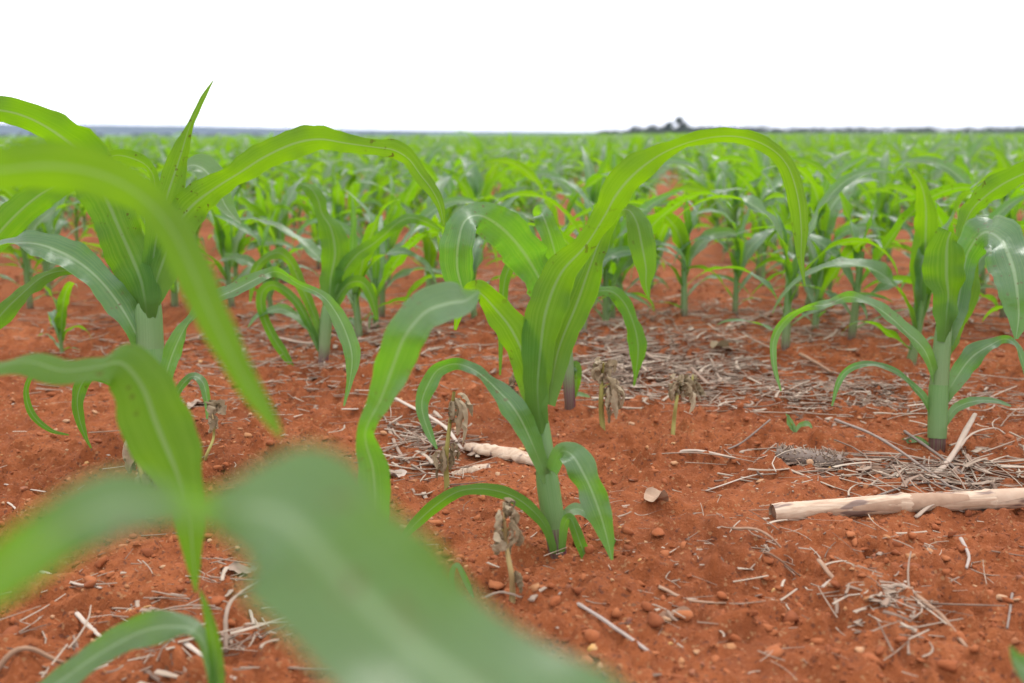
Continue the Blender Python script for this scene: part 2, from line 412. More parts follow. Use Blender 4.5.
# behind it
hero(570, 402, 'thin maize plant just behind the sharp middle plant, pale leaf folding over left',
  [(570, 403, 11), (567, 360, 13), (564, 335, 11), (563, 325, 2)],
  [ (dict(q=-.2), [(566, 350, 10), (570, 328, 19), (578, 308, 22), (588, 295, 14, -.02, 1), (602, 291, 12, -.03, 1), (614, 293, 13, -.03, 1), (626, 306, 18, -.03, .3), (635, 330, 22, -.03, 0), (638, 350, 20, -.03, 0), (636, 372, 7, -.03, 0), (634, 386, 2, -.03, 0)]),
    (dict(q=.3), [(568, 392, 6), (571, 372, 11), (576, 366, 13), (576, 383, 10), (574, 400, 2)]),
    (dict(q=1.0, r=-.35, fold=.08), [(562, 345, 14), (552, 305, 34, -.05), (535, 270, 46, -.12), (514, 240, 48, -.2), (494, 222, 42, -.25), (477, 215, 30, -.28), (464, 222, 32, -.3, -.2), (458, 243, 42, -.3, 0), (457, 268, 42, -.29, 0), (462, 288, 24, -.28, 0), (465, 295, 8, -.28, 0)]),
    (dict(q=.6), [(561, 320, 12), (560, 280, 24, -.05), (553, 245, 26, -.1), (545, 220, 23, -.12), (541, 213, 20, -.11), (540, 215, 16, -.05), (541, 225, 6, 0)]),
    (dict(q=0.), [(560, 320, 12), (548, 290, 24), (530, 265, 24), (515, 262, 14), (505, 280, 12), (502, 320, 9), (500, 375, 2)]),
  ])

# right
hero(937, 442, 'sharp maize plant on the right with a torn bright yellow-green leaf',
  [(937, 444, 16), (938, 410, 17), (940, 370, 18), (944, 325, 15), (945, 308, 8), (946, 300, 2)],
  [ (dict(q=-.75, r=.1, fold=.25, ruffle=.06), [(943, 342, 12, -.012), (945, 328, 18, -.012), (946, 314, 28, -.01), (947, 297, 42), (946, 272, 48), (946, 252, 44), (947, 240, 36), (950, 232, 30)]),
    (dict(q=1.1, r=-.2, fold=.1), [(946, 345, 14), (956, 312, 20, .02), (962, 282, 22, .03), (968, 252, 28, .03), (984, 232, 42, 0), (1002, 241, 60, -.05), (1012, 264, 52, -.08, .4), (1017, 290, 42, -.1, 0), (1019, 315, 26, -.1, 0), (1016, 339, 4, -.1, 0)]),
    (dict(q=-.7), [(947, 340, 12), (953, 285, 20, .05), (959, 243, 24, .08), (969, 213, 26, .1), (986, 195, 28, .1), (1011, 179, 26, .1), (1040, 169, 22, .1), (1072, 173, 14, .1), (1098, 192, 3, .1)]),
    (dict(q=1.0, ruffle=.06), [(938, 390, 8), (926, 352, 16, -.02), (906, 331, 19, -.03), (886, 313, 19, -.04), (866, 301, 14, -.04), (848, 297, 11, -.04, -.8), (828, 304, 10, -.04, 1.), (805, 308, 9, -.04, -.8), (785, 321, 11, -.04, -.3), (774, 340, 9, -.04, 0), (774, 365, 7, -.04, 0), (781, 391, 2, -.04, 0)]),
    (dict(q=.6, ruffle=.04), [(935, 425, 6), (926, 401, 8), (911, 384, 9), (895, 371, 8), (872, 364, 7), (851, 368, 7), (839, 381, 7), (832, 406, 2)]),
    (dict(q=1.0), [(941, 405, 10), (955, 380, 19), (972, 357, 21), (990, 345, 14), (1005, 339, 9, 0, -.5), (1016, 345, 10), (1023, 362, 8), (1026, 380, 2)]),
    (dict(q=.7, ruffle=.04), [(941, 430, 6), (955, 409, 9), (975, 401, 9), (995, 401, 7), (1011, 406, 2)]),
    (dict(q=-.2), [(944, 362, 8), (954, 335, 20, .03), (966, 305, 26, .04), (972, 280, 20, .05), (977, 262, 4, .05)]),
  ], sheaths=[[(937, 438, 18), (938, 405, 19), (939, 385, 19)]])

# left
hero(155, 455, 'large maize plant on the left with a leaf blade pointing straight up into the sky',
  [(156, 458, 26), (153, 420, 30), (149, 370, 32), (147, 335, 32), (146, 305, 30), (147, 285, 18), (148, 275, 3)],
  [ (dict(q=-.4, r=.3, fold=.2), [(148, 326, 8, -.016), (147, 314, 20, -.018), (145, 299, 34, -.018), (141, 280, 46, -.012), (132, 258, 50), (118, 226, 52), (104, 193, 54), (86, 160, 54), (60, 135, 48, -.03), (28, 117, 36, -.05), (-5, 110, 28, -.06), (-40, 116, 24, -.06), (-75, 140, 14, -.06), (-95, 175, 3, -.06)]),
    (dict(q=0., r=.35, fold=.3, ruffle=.04), [(148, 310, 16), (152, 270, 24), (157, 238, 29), (164, 208, 30), (173, 178, 27), (182, 150, 19), (189, 128, 8), (196, 112, 6), (204, 96, 5), (213, 81, 1)]),
    (dict(q=-.6, r=-.2), [(150, 305, 20, -.008), (158, 278, 34, -.006), (168, 250, 42), (180, 222, 40), (194, 204, 36), (216, 187, 32), (240, 172, 28), (266, 156, 30), (295, 143, 30), (320, 139, 26), (346, 143, 19), (374, 147, 16), (394, 150, 19), (409, 159, 17), (420, 174, 18, 0, .2), (432, 190, 15, 0, .5), (440, 206, 10, 0, 0), (444, 226, 2, 0, 0)]),
    (dict(q=1.1), [(147, 365, 12), (137, 335, 22, -.02), (118, 302, 26, -.03), (92, 272, 26, -.04), (62, 252, 26, -.05), (28, 242, 26, -.06), (-8, 248, 24, -.06), (-40, 275, 14, -.06), (-60, 310, 3, -.06)]),
    (dict(q=-.4), [(140, 315, 7), (125, 300, 9), (108, 285, 10), (85, 273, 9), (62, 271, 9, 0, .8), (43, 277, 20, 0, .8), (25, 292, 26, 0, .8), (2, 314, 24, 0, .3), (-22, 345, 4, 0, 0)]),
    (dict(q=.8), [(153, 425, 8), (162, 388, 18, -.02), (173, 352, 21, -.03), (188, 322, 20, -.04), (208, 302, 18, -.04), (236, 289, 17, -.03), (262, 276, 13, -.02), (278, 272, 11, 0, -.5), (298, 284, 10, 0, -.5), (320, 294, 9, 0, .6), (333, 308, 14, 0, .2), (345, 330, 20, 0, 0), (352, 355, 19, 0, 0), (350, 380, 8, 0, 0), (344, 406, 2, 0, 0)]),
    (dict(q=-.3), [(149, 405, 8), (128, 385, 9, -.03), (102, 372, 11, -.05), (86, 378, 15, -.06, 0), (78, 395, 17, -.06, 0), (79, 416, 12, -.06, 0), (85, 436, 5, -.06, 0), (91, 448, 2, -.06, 0)]),
    (dict(q=.3, ruffle=.03), [(148, 405, 5), (105, 381, 6, -.04), (62, 370, 6, -.06), (36, 372, 6, -.07), (26, 390, 6, -.07), (32, 414, 7, -.07), (50, 430, 5, -.07), (69, 435, 1.5, -.07)]),
    (dict(q=.4), [(158, 440, 5), (175, 397, 8), (190, 377, 10), (202, 381, 10), (207, 400, 8), (207, 419, 2)]),
    (dict(q=-.4), [(143, 310, 12), (122, 240, 18, .1), (100, 195, 20, .15), (76, 179, 24, .17), (46, 191, 30, .17), (15, 216, 34, .17), (-15, 252, 24, .17), (-32, 295, 4, .17)]),
    (dict(q=1.0), [(149, 300, 10), (158, 235, 18, .1), (170, 190, 16, .14), (186, 167, 14, .15), (201, 167, 24, .15), (215, 182, 26, .15), (226, 206, 16, .15), (241, 224, 2, .15)]),
    (dict(q=-.5), [(147, 300, 10), (153, 230, 14, .08), (155, 185, 14, .1), (148, 167, 14, .1), (132, 158, 16, .1), (113, 156, 12, .1), (98, 170, 3, .1)]),
  ], sheaths=[[(156, 440, 28), (153, 415, 33), (150, 375, 35), (148, 350, 33)]])

# centre left
hero(323, 365, 'slender maize plant behind the big clod on the left with a yellow-green blade standing upright',
  [(323, 367, 10), (325, 335, 12), (327, 310, 11), (328, 297, 2)],
  [ (dict(q=0., fold=.25), [(327, 314, 9, -.006), (329, 300, 16, -.006), (331, 280, 27), (335, 253, 33), (331, 229, 28), (322, 214, 15), (318, 200, 16, 0, .6), (311, 189, 14, 0, 1), (302, 185, 9, 0, 1), (296, 191, 3)]),
    (dict(q=-.2), [(329, 310, 12), (341, 277, 19), (356, 256, 17), (373, 244, 15), (386, 233, 12), (398, 223, 12, 0, 1), (411, 218, 13, 0, 1), (426, 222, 10, 0, -.5), (442, 231, 3)]),
    (dict(q=-.3), [(324, 340, 8), (312, 310, 11), (301, 285, 13), (291, 263, 12), (279, 253, 12, 0, .8), (265, 258, 10, 0, .8), (255, 272, 10), (250, 302, 2)]),
    (dict(q=.8), [(327, 325, 8), (338, 297, 13), (350, 283, 13, 0, .3), (363, 283, 13, 0, -.4), (372, 298, 11, 0, 0), (377, 320, 3, 0, 0)]),
    (dict(q=1.), [(322, 352, 7), (314, 335, 9), (300, 319, 9), (281, 309, 9), (259, 315, 7), (248, 327, 2)]),
    (dict(q=.3), [(320, 350, 7), (300, 307, 10), (277, 286, 10), (263, 291, 11), (262, 310, 11), (272, 335, 10), (285, 355, 10), (295, 371, 2)]),
  ])

# foreground, mostly out of focus
b = ground_at(-330, 640)
hero(0, 0, 'blurred maize plant at the left edge, wide leaf bending down over dead weeds', None,
  [ (dict(q=1.2, r=.1, fold=.1, ruffle=.09, face=False), [(-330, 520, 20, .1), (-240, 455, 36, .06), (-150, 415, 44, .03), (-70, 385, 40, .01), (-20, 372, 36), (25, 362, 34), (62, 371, 32), (96, 368, 38), (122, 364, 56, 0, .5), (143, 388, 70, 0, .1), (157, 425, 76, 0, 0), (170, 456, 68, 0, 0), (182, 487, 46, 0, 0), (190, 522, 36, 0, 0), (193, 556, 20, 0, 0), (196, 592, 2, 0, 0)]),
    (dict(q=-.6, r=.1, fold=.12), [(-330, 480, 20, .08), (-290, 330, 40, .0), (-230, 240, 44, -.1), (-150, 195, 46, -.16), (-70, 175, 44, -.19), (0, 170, 42, -.2), (50, 166, 48, -.2), (100, 174, 50, -.2), (140, 195, 48, -.2), (170, 227, 44, -.2, 0), (190, 265, 42, -.2, 0), (207, 305, 38, -.2, 0), (226, 345, 34, -.2, 0), (246, 382, 29, -.2, 0), (266, 412, 20, -.2, 0), (281, 436, 5, -.2, 0)]),
    (dict(q=.5), [(-330, 560, 14, .1), (-390, 480, 30, .1), (-450, 440, 36, .1), (-520, 470, 30, .1), (-560, 560, 6, .1)]),
  ], d0=.60, base=b)
pl = [o for o in bpy.data.objects if o.name.startswith('maize_plant')][-1]
hero_stalk(pl, .70, [(-330, 720, 30), (-330, 600, 34), (-330, 500, 34), (-330, 420, 24)])

b = px(690, 1500, .30); b[2] = float(H(b[0], b[1]))
pl = hero(0, 0, 'nearest maize plant, one huge blurred leaf sweeping across the bottom left corner', None,
  [ (dict(q=.9, r=.15, fold=.12, ruffle=.06), [(690, 900, 40, .03), (660, 850, 120, .01), (590, 785, 190, 0), (500, 706, 205, 0), (405, 636, 172, 0), (338, 572, 150, .0), (294, 524, 140, .0), (262, 510, 96, .005), (232, 509, 56, .01), (200, 508, 42, .012, -.2), (160, 503, 50, .012, .6), (115, 505, 72, .012, .9), (75, 522, 80, .012, .5), (35, 548, 72, .012, -.3), (-5, 578, 60, .012, -.5), (-50, 610, 40, .012, -.5), (-90, 645, 6, .012)]),
    (dict(q=.8), [(690, 920, 50, .03), (760, 860, 110, .05), (850, 830, 120, .08), (950, 850, 90, .1), (1040, 910, 8, .12)]),
  ], d0=.185, base=b)
t0 = px(690, 900, .213); P = np.array([b + [0, 0, -.03], b * .65 + t0 * .35, b * .3 + t0 * .7, t0 + [0, 0, .02]])
v, f, uv = tube(catmull(P, 5), np.linspace(.010, .008, 16), 12); mk('stalk', v, f, M_STALK, pl, uv, origin=pl.location)

hero(385, 640, 'maize plant behind the huge blurred leaf, lifting one pale twisted leaf',
  [(385, 642, 22), (380, 600, 22), (376, 570, 20), (374, 545, 16)],
  [ (dict(q=.5, r=.25, fold=.1, ruffle=.08), [(374, 562, 18), (376, 530, 30, -.02), (376, 500, 34, -.04), (373, 468, 32, -.05), (366, 443, 24, -.06), (367, 426, 22, -.07), (381, 398, 34, -.08, .8), (393, 366, 42, -.09, .8), (405, 336, 48, -.1, .9), (425, 312, 48, -.1, 1.), (448, 303, 44, -.1, 1.), (466, 300, 30, -.1, 1.), (479, 291, 4, -.1)]),
  ], d0=.85)

b = ground_at(216, 800)
hero(216, 800, 'small blurred maize seedling at the bottom left edge of the picture',
  None,
  [ (dict(q=.9), [(215, 720, 8), (211, 665, 14), (197, 632, 18), (171, 626, 26), (140, 632, 28), (105, 650, 30), (75, 670, 30), (45, 692, 26), (8, 724, 4)]),
    (dict(q=0.), [(215, 730, 10), (217, 690, 18), (214, 645, 15), (207, 612, 9), (200, 590, 2)]),
  ], d0=.62, base=b)
pl = [o for o in bpy.data.objects if o.name.startswith('maize_plant')][-1]
t0 = px(215, 715, .62)
v, f, uv = tube(catmull(np.array([b + [0, 0, -.03], (b + t0) / 2, t0]), 5), .006, 10); mk('stalk', v, f, M_STALK, pl, uv, origin=pl.location)

b = ground_at(1180, 760)
pl = hero(1180, 760, 'maize plant cut off by the bottom right corner, only a pale leaf tip showing', None,
  [(dict(q=.8), [(1180, 690, 14, .08), (1130, 660, 40, .04), (1085, 665, 48, .02), (1050, 680, 44), (1028, 672, 32), (1016, 660, 18), (1010, 646, 3)]),
   (dict(q=.8), [(1180, 680, 14, .08), (1220, 620, 40, .04), (1280, 610, 48, .02), (1330, 660, 30)])], d0=.55, base=b)
t0 = px(1180, 640, .63)
v, f, uv = tube(catmull(np.array([b + [0, 0, -.03], (b + t0) / 2, t0]), 5), .009, 10); mk('stalk', v, f, M_STALK, pl, uv, origin=pl.location)

# ------------------------------------------------------------------ field plants (parametric, copied)
def leaf_curve(az, z0, L, th0, bend, W, n, nu, seed, twist=0., lean=(0, 0)):
    r = np.random.default_rng(seed)
    s = np.linspace(0, 1, n)
    th = th0 - bend * s ** 1.6 + .18 * np.sin(5 * s + r.uniform(0, 6))
    azs = az + .35 * np.sin(2.2 * s + r.uniform(0, 6)) * s
    dl = L / (n - 1)
    dirs = np.stack([np.cos(th) * np.cos(azs), np.cos(th) * np.sin(azs), np.sin(th)], -1)
    P = np.vstack([[0, 0, 0], np.cumsum(dirs[:-1] * dl, axis=0)]) + [lean[0], lean[1], z0]
    side = np.stack([-np.sin(azs), np.cos(azs), 0 * s], -1)
    nn = np.cross(dirs, side)
    tw = twist * s ** 1.3 + .25 * np.sin(4 * s + r.uniform(0, 6))
    A = side * np.cos(tw)[:, None] + nn * np.sin(tw)[:, None]
    prof = np.minimum(1, (.30 + 2.6 * s)) * np.clip((1 - s) / .55, 0, 1) ** .75
    prof = np.maximum(prof, .02)
    A = A * (W / 2 * prof)[:, None]
    return ribbon(P, A, nu, .25, .2, seed, roll=.3)

def build_plant(seed, lod):
    r = np.random.default_rng(seed)
    n, nu = ((22, 7), (9, 3))[lod]
    hs = r.uniform(.09, .16)
    parts = []
    ks = 9 if lod == 0 else 5
    zz = np.linspace(-.03, hs + .03, 6 if lod == 0 else 3)
    lean = r.uniform(-.015, .015, 2)
    P = np.stack([lean[0] * zz / hs, lean[1] * zz / hs, zz], -1)
    parts.append(('stalk', *tube(P, np.linspace(.0095, .006, len(zz)), ks)))
    nl = 7
    az0 = r.uniform(0, 6.28)
    for i in range(nl):
        f = i / (nl - 1)
        az = az0 + math.pi * i + r.uniform(-.5, .5)
        z = hs * (.12 + .85 * f)
        L = (.13, .19, .25, .31, .36, .30, .19)[i] * r.uniform(.85, 1.2)
        W = (.012, .018, .026, .035, .042, .040, .024)[i] * r.uniform(.85, 1.15)
        th0 = R((42, 50, 60, 68, 76, 82, 86)[i] + r.uniform(-9, 9))
        bend = R((95, 115, 130, 140, 125, 90, 30)[i] + r.uniform(-30, 30))
        parts.append(('leaf', *leaf_curve(az, z, L, th0, bend, W, n, nu, seed * 31 + i, r.uniform(-1.6, 1.6), (lean[0] * z / hs, lean[1] * z / hs))))
    return parts

NP = 14
PROTO = []       # full-detail prototypes: lists of (name, mesh)
for k in range(NP):
    lst = []
    for nm, v, f, uv in build_plant(500 + k, 0):
        o = mk(nm, v, f, M_STALK if nm == 'stalk' else M_LEAF, None, uv)
        lst.append((nm, o.data)); bpy.data.objects.remove(o)
    PROTO.append(lst)

def field_plant(loc, rz, sc, k, label):
    o = thing('maize_plant', loc, label, 'maize plant', 'maize plants of the field')
    o.rotation_euler = (random.uniform(-.06, .06), random.uniform(-.06, .06), rz); o.scale = (sc,) * 3
    for nm, me in PROTO[k]:
        c = bpy.data.objects.new(nm, me); COL.objects.link(c); c.parent = o
    return o

NEAR = [  # base pixel, rotation, scale, prototype, label
 (785, 352, .4, 1.0, 0, 'maize plant with a narrow purple-based stalk in the straw, left of the torn-leaf plant'),
 (852, 336, 2.1, .98, 1, 'soft-focus maize plant between the purple-based plant and the torn-leaf plant, smaller stalk'),
 (911, 360, 4.0, 1.08, 2, 'thick-stalked soft-focus maize plant directly left behind the torn-leaf plant'),
 (815, 326, 5.2, .95, 3, 'maize plant close behind the purple-based plant, its leaves mixing with it'),
 (548, 318, 2.0, .85, 9, 'soft-focus maize plant standing right behind the arching blade of the sharp middle plant'),
 (735, 316, 4.4, .8, 10, 'short soft-focus maize plant in the gap between straw patch and purple-based plant'),
 (382, 318, .6, .85, 11, 'soft-focus maize plant right behind the slender plant with the upright blade'),
 (272, 318, 5.0, .8, 12, 'short soft-focus maize plant just left behind the slender plant with the upright blade'),
 (958, 332, 1.0, .9, 13, 'soft-focus maize plant close behind the torn-leaf plant, mostly hidden by it'),
 (620, 309, 1.2, 1.0, 4, 'soft-focus maize plant standing behind the straw patch, right of the sharp middle plant'),
 (684, 318, 3.3, .95, 5, 'soft-focus maize plant with a pale leaf drooping toward the withered weeds'),
 (428, 300, 2.7, 1.05, 6, 'soft-focus maize plant seen between the pale twisted leaf and the upright yellow-green blade'),
 (475, 322, .9, .9, 7, 'soft-focus maize plant behind the folded pale leaf left of the sharp middle plant'),
 (127, 302, 3.9, 1.0, 8, 'soft-focus maize plant partly hidden behind the large plant on the left'),
 (232, 312, 1.7, .95, 0, 'soft-focus maize plant behind the arching leaf, between the left plants'),
 (1003, 322, 5.5, 1.05, 1, 'soft-focus maize plant at the right edge behind the drooping pale leaf'),
 (1060, 372, 2.2, 1.0, 3, 'maize plant just outside the right edge with one leaf tip hanging into view'),
 (30, 305, .2, .95, 5, 'soft-focus maize plant at the left edge behind the pale low leaf'),
 (62, 352, 3.0, .45, 2, 'tiny maize plant with short yellow-green leaves at the left edge'),
]
taken = [ground_at(x, y)[:2] for x, y, *_ in [(557, 553), (570, 402), (937, 442), (155, 455), (323, 365)]]
for x, y, rz, sc, k, lab in NEAR:
    p = ground_at(x, y); taken.append(p[:2]); field_plant(p, rz, sc, k, lab)
taken = np.array(taken)
cand = []
YMAX = 150.
for i in range(-190, 190):
    y = random.uniform(0, .25)
    while y < YMAX:
        y += random.uniform(.085, .14) * (1 if y < 6 else 1.25 if y < 30 else 1.8)
        x = rowx(i, y) + random.gauss(0, .06)
        if y < 1.98 or abs(x) > .56 * y + .9: continue
        if random.random() < .06: continue
        if y < 3.4 and np.min(np.hypot(taken[:, 0] - x, taken[:, 1] - y)) < .12: continue
        cand.append((x, y))
cand = np.array(cand)
inview = (np.abs(cand[:, 0]) < .515 * cand[:, 1] + .10)
order = np.argsort(cand[:, 1])
ind = [j for j in order if inview[j]][:275]
ymid = [cand[ind[len(ind) * k // 3], 1] for k in (1, 2)]
for j in ind:
    x, y = cand[j]
    lab = ('blurred maize plant in the first crowded rows behind the straw patch' if y < ymid[0] else
           'smaller blurred maize plant in the middle rows of the green field' if y < ymid[1] else
           'tiny blurred maize plant in the far crowded rows of the green field')
    field_plant((x, y, float(H(x, y))), random.uniform(0, 6.28), random.uniform(.68, 1.15) if y < 4 else random.uniform(.65, 1.12), random.randrange(NP), lab)
rest = np.setdiff1d(np.arange(len(cand)), ind)
pts = cand[rest]
zz = H(pts[:, 0], pts[:, 1])
# far plants: one object, instanced from joined low-detail plants
far_src = []
for k in range(6):
    vs, fs, us, ms, n0 = [], [], [], [], 0
    for nm, v, f, uv in build_plant(800 + k, 1):
        vs.append(v); fs.append(f + n0); us.append(uv); n0 += len(v); ms += [0 if nm == 'leaf' else 1] * len(f)
    o = mk('field_maize_source', np.vstack(vs), np.vstack(fs), M_LEAF, None, np.vstack(us))
    o.data.materials.append(M_STALK); o.data.polygons.foreach_set('material_index', np.array(ms, np.int32))
    COL.objects.unlink(o); far_src.append(o)
me = bpy.data.meshes.new('maize_field'); me.vertices.add(len(pts))
me.vertices.foreach_set('co', np.column_stack([pts, zz]).ravel()); me.update()
fo = bpy.data.objects.new('maize_field', me); COL.objects.link(fo)
tag(fo, 'dense green mass of distant maize plants running to the horizon', 'maize field', None, 'stuff')
ng = bpy.data.node_groups.new('maize_field', 'GeometryNodeTree')
ng.interface.new_socket('Geometry', in_out='INPUT', socket_type='NodeSocketGeometry')
ng.interface.new_socket('Geometry', in_out='OUTPUT', socket_type='NodeSocketGeometry')
N = ng.nodes; gi = N.new('NodeGroupInput'); go = N.new('NodeGroupOutput')
jn = N.new('GeometryNodeJoinGeometry')
for o in far_src:
    oi = N.new('GeometryNodeObjectInfo'); oi.inputs['Object'].default_value = o; oi.inputs['As Instance'].default_value = True
    ng.links.new(oi.outputs['Geometry'], jn.inputs[0])
iop = N.new('GeometryNodeInstanceOnPoints'); iop.inputs['Pick Instance'].default_value = True
rv = N.new('FunctionNodeRandomValue'); rv.data_type = 'FLOAT_VECTOR'
rv.inputs[0].default_value = (-.08, -.08, 0); rv.inputs[1].default_value = (.08, .08, 6.28)
sc = N.new('FunctionNodeRandomValue'); sc.data_type = 'FLOAT'
sc.inputs[2].default_value = .75; sc.inputs[3].default_value = 1.15; sc.inputs['Seed'].default_value = 5
mtp = N.new('GeometryNodeMeshToPoints')
ng.links.new(gi.outputs[0], mtp.inputs[0]); ng.links.new(mtp.outputs[0], iop.inputs['Points'])
ng.links.new(jn.outputs[0], iop.inputs['Instance']); ng.links.new(rv.outputs[0], iop.inputs['Rotation'])
ng.links.new(sc.outputs[1], iop.inputs['Scale']); ng.links.new(iop.outputs[0], go.inputs[0])
md = fo.modifiers.new('plants', 'NODES'); md.node_group = ng
print('field plants', len(cand), 'individual', len(ind), 'nearest stuff in view', cand[rest][inview[rest]][:, 1].min())

# ------------------------------------------------------------------ ground
def axis(a, b, step, lo, hi, g):
    mid = list(np.arange(a, b, step)); up, dn = [], []
    s = step; x = mid[-1]
    while x < hi: s *= g; x += s; up.append(x)
    s = step; x = mid[0]
    while x > lo: s *= g; x -= s; dn.append(x)
    return np.array(dn[::-1] + mid + up)
xs = axis(-1.05, 1.2, .0042, -6900, 6900, 1.12); ys = axis(.45, 2.0, .0042, -60, 7000, 1.06)
GX, GY = np.meshgrid(xs, ys)
GZ = H(GX, GY)
mk('ground', np.stack([GX, GY, GZ], -1).reshape(-1, 3), grid_faces(len(ys), len(xs)), M_SOIL)['kind'] = 'structure'
# far crop canopy beyond the modelled plants
cy = np.concatenate([np.linspace(145, 300, 120), np.geomspace(302, 5600, 170)])
QX, QY = np.meshgrid(np.linspace(-1, 1, 420), cy); QX = QX * (.62 * QY + 40)
QZ = H(QX, QY) + .30 + .25 * vnoise(QX * 1.7, QY * 1.7, 21) + .12 * vnoise(QX * 5, QY * 5, 22)
tag(mk('crop_canopy', np.stack([QX, QY, QZ], -1).reshape(-1, 3), grid_faces(len(cy), 420), M_CROP), 'pale green far end of the maize field below the horizon', 'crop', None, 'stuff')

# ------------------------------------------------------------------ loose soil, gravel, straw litter (uncountable)
ICO = None
def ico(sub):
    import bmesh
    bm = bmesh.new(); bmesh.ops.create_icosphere(bm, subdivisions=sub, radius=1)
    v = np.array([x.co[:] for x in bm.verts]); f = np.array([[q.index for q in p.verts] for p in bm.faces]); bm.free()
    return v, f
iv2, if2 = ico(2); iv1, if1 = ico(1)
def lumps(name, n, smin, smax, mat, label, cat, power=2.5, flat=.7, fine=False):
    iv, iff = (iv1, if1) if fine else (iv2, if2)
    vs, fs = [], []; c = 0; m = 0
    while m < n:
        y = .45 + 2.6 * rng.random() ** 1.25; x = rng.uniform(-.58, .58) * y * 1.05 + rng.normal(0, .02)
        if vnoise(x * 4, y * 4, 31) + rng.uniform(-.35, .35) < -.1: continue
        s = smin + (smax - smin) * rng.random() ** power
        pn = nrm(rng.normal(0, 1, (12, 3))); pd = rng.uniform(.35, .85, 12)
        rr_ = np.min(np.where(iv @ pn.T > .05, pd / np.maximum(iv @ pn.T, .05), 9), axis=1); rr_ = np.minimum(rr_, 1.1)
        dv = iv * (rr_ * (1 + rng.normal(0, .07, len(iv))))[:, None]
        q, _ = np.linalg.qr(rng.normal(0, 1, (3, 3)))
        dv = (dv * [1, rng.uniform(.6, 1), rng.uniform(.5, .9)]) @ q.T * s
        dv[:, 2] *= flat
        vs.append(dv + [x, y, float(H(x, y)) + s * .1]); fs.append(iff + c); c += len(iv); m += 1
    o = mk(name, np.vstack(vs), np.vstack(fs), mat, smooth=fine)
    return tag(o, label, cat, None, 'stuff')
lumps('soil_clods', 6500, .0018, .0100, M_CLOD, 'crumbly red soil clods scattered over the ground', 'soil', 3.8)
lumps('soil_crumbs', 20000, .0008, .0032, M_CLOD, 'fine red soil crumbs covering the ground', 'soil', 1.6, .8, True)
lumps('soil_clods', 420, .006, .017, M_CLOD, 'larger broken lumps of red soil lying among the crumbs', 'soil', 2.6, .6)
lumps('gravel', 2000, .0015, .008, M_GRAVEL, 'small tan and orange pebbles scattered in the red soil', 'gravel', 2.2)

def straw_piece(x, y, L, r, az, pitch, bend, nseg=5, k=5, lift=.003, sq=.5):
    s = np.linspace(-.5, .5, nseg)
    ca, sa = math.cos(az), math.sin(az)
    P = np.stack([x + ca * s * L - sa * bend * L * (s * s * 4 - .5) * .25, y + sa * s * L + ca * bend * L * (s * s * 4 - .5) * .25, 0 * s], -1)
    P[:, 2] = float(H(x, y)) + lift + abs(r) + pitch * L * (s + .5)
    return tube(P, r * (1 - .35 * (s + .5)) * (1 + .12 * rng.normal(0, 1, nseg)), k, sq)
def litter(name, zones, label):
    vs, fs, c = [], [], 0
    for (x0, y0, x1, y1, n, lmin, lmax, rmax) in zones:
        for _ in range(n):
            gx = (x0 + x1) / 2 + (x1 - x0) / 2 * np.clip(rng.normal(0, .5), -1.2, 1.2); gy = (y0 + y1) / 2 + (y1 - y0) / 2 * np.clip(rng.normal(0, .5), -1.2, 1.2)
            p = ground_at(gx, max(gy, 160))
            L = lmin + (lmax - lmin) * rng.random() ** 2
            fl = rng.random() < .14                      # some pieces are flat shreds of leaf and sheath
            v, f, _ = straw_piece(p[0], p[1], L * (.7 if fl else 1), rmax * (rng.uniform(1.2, 2.6) if fl else rng.uniform(.25, 1)), rng.normal(0, .9), rng.normal(0, .10), rng.normal(0, .6 if rng.random() < .35 else .15), lift=rng.uniform(-.001, .007), sq=.13 if fl else .6)
            vs.append(v); fs.append(f + c); c += len(v)
    return tag(mk(name, np.vstack(vs), np.vstack(fs), M_STRAW), label, 'straw litter', None, 'stuff')
litter('straw_litter', [
 (555, 325, 700, 395, 760, .02, .12, .0026), (640, 335, 790, 390, 620, .015, .08, .0022), (700, 365, 960, 412, 900, .012, .08, .0019),
 (385, 395, 475, 480, 110, .02, .10, .0022), (760, 450, 1060, 495, 260, .02, .13, .0020), (880, 440, 1080, 500, 160, .02, .10, .0022),
 (200, 305, 430, 350, 420, .02, .13, .0026), (380, 330, 520, 370, 120, .02, .10, .0022), (160, 370, 250, 420, 40, .01, .06, .002),
 (-40, 300, 160, 345, 130, .02, .1, .0022), (880, 375, 1080, 430, 160, .02, .1, .0018), (830, 580, 960, 660, 26, .01, .06, .0015), (850, 590, 930, 640, 60, .004, .02, .0010),
 (0, 560, 340, 690, 50, .01, .07, .0014), (560, 560, 1024, 690, 45, .008, .04, .0012), (300, 440, 760, 560, 60, .006, .035, .0011),
 (0, 420, 330, 560, 40, .008, .045, .0012), (600, 300, 1060, 345, 640, .02, .12, .0024), (420, 290, 640, 322, 260, .02, .12, .0024), (0, 250, 1024, 300, 500, .03, .16, .0028), (380, 345, 1060, 400, 420, .01, .07, .0014), (200, 350, 420, 430, 130, .01, .06, .0016), (0, 330, 200, 380, 120, .01, .07, .0018),
 (300, 400, 1024, 690, 200, .004, .030, .0009), (180, 320, 430, 390, 330, .015, .10, .0022), (-40, 330, 330, 420, 170, .01, .08, .0018), (370, 400, 480, 480, 120, .015, .09, .0020), (420, 300, 1060, 340, 420, .02, .13, .0024), (0, 570, 340, 690, 60, .02, .07, .0016), (0, 520, 380, 690, 130, .006, .06, .0012), (700, 520, 1024, 600, 60, .01, .05, .0012), (830, 585, 950, 650, 40, .02, .07, .0016), (700, 520, 800, 570, 40, .008, .04, .0012)],
 'grey-beige straw and chopped stalk litter lying between the rows')

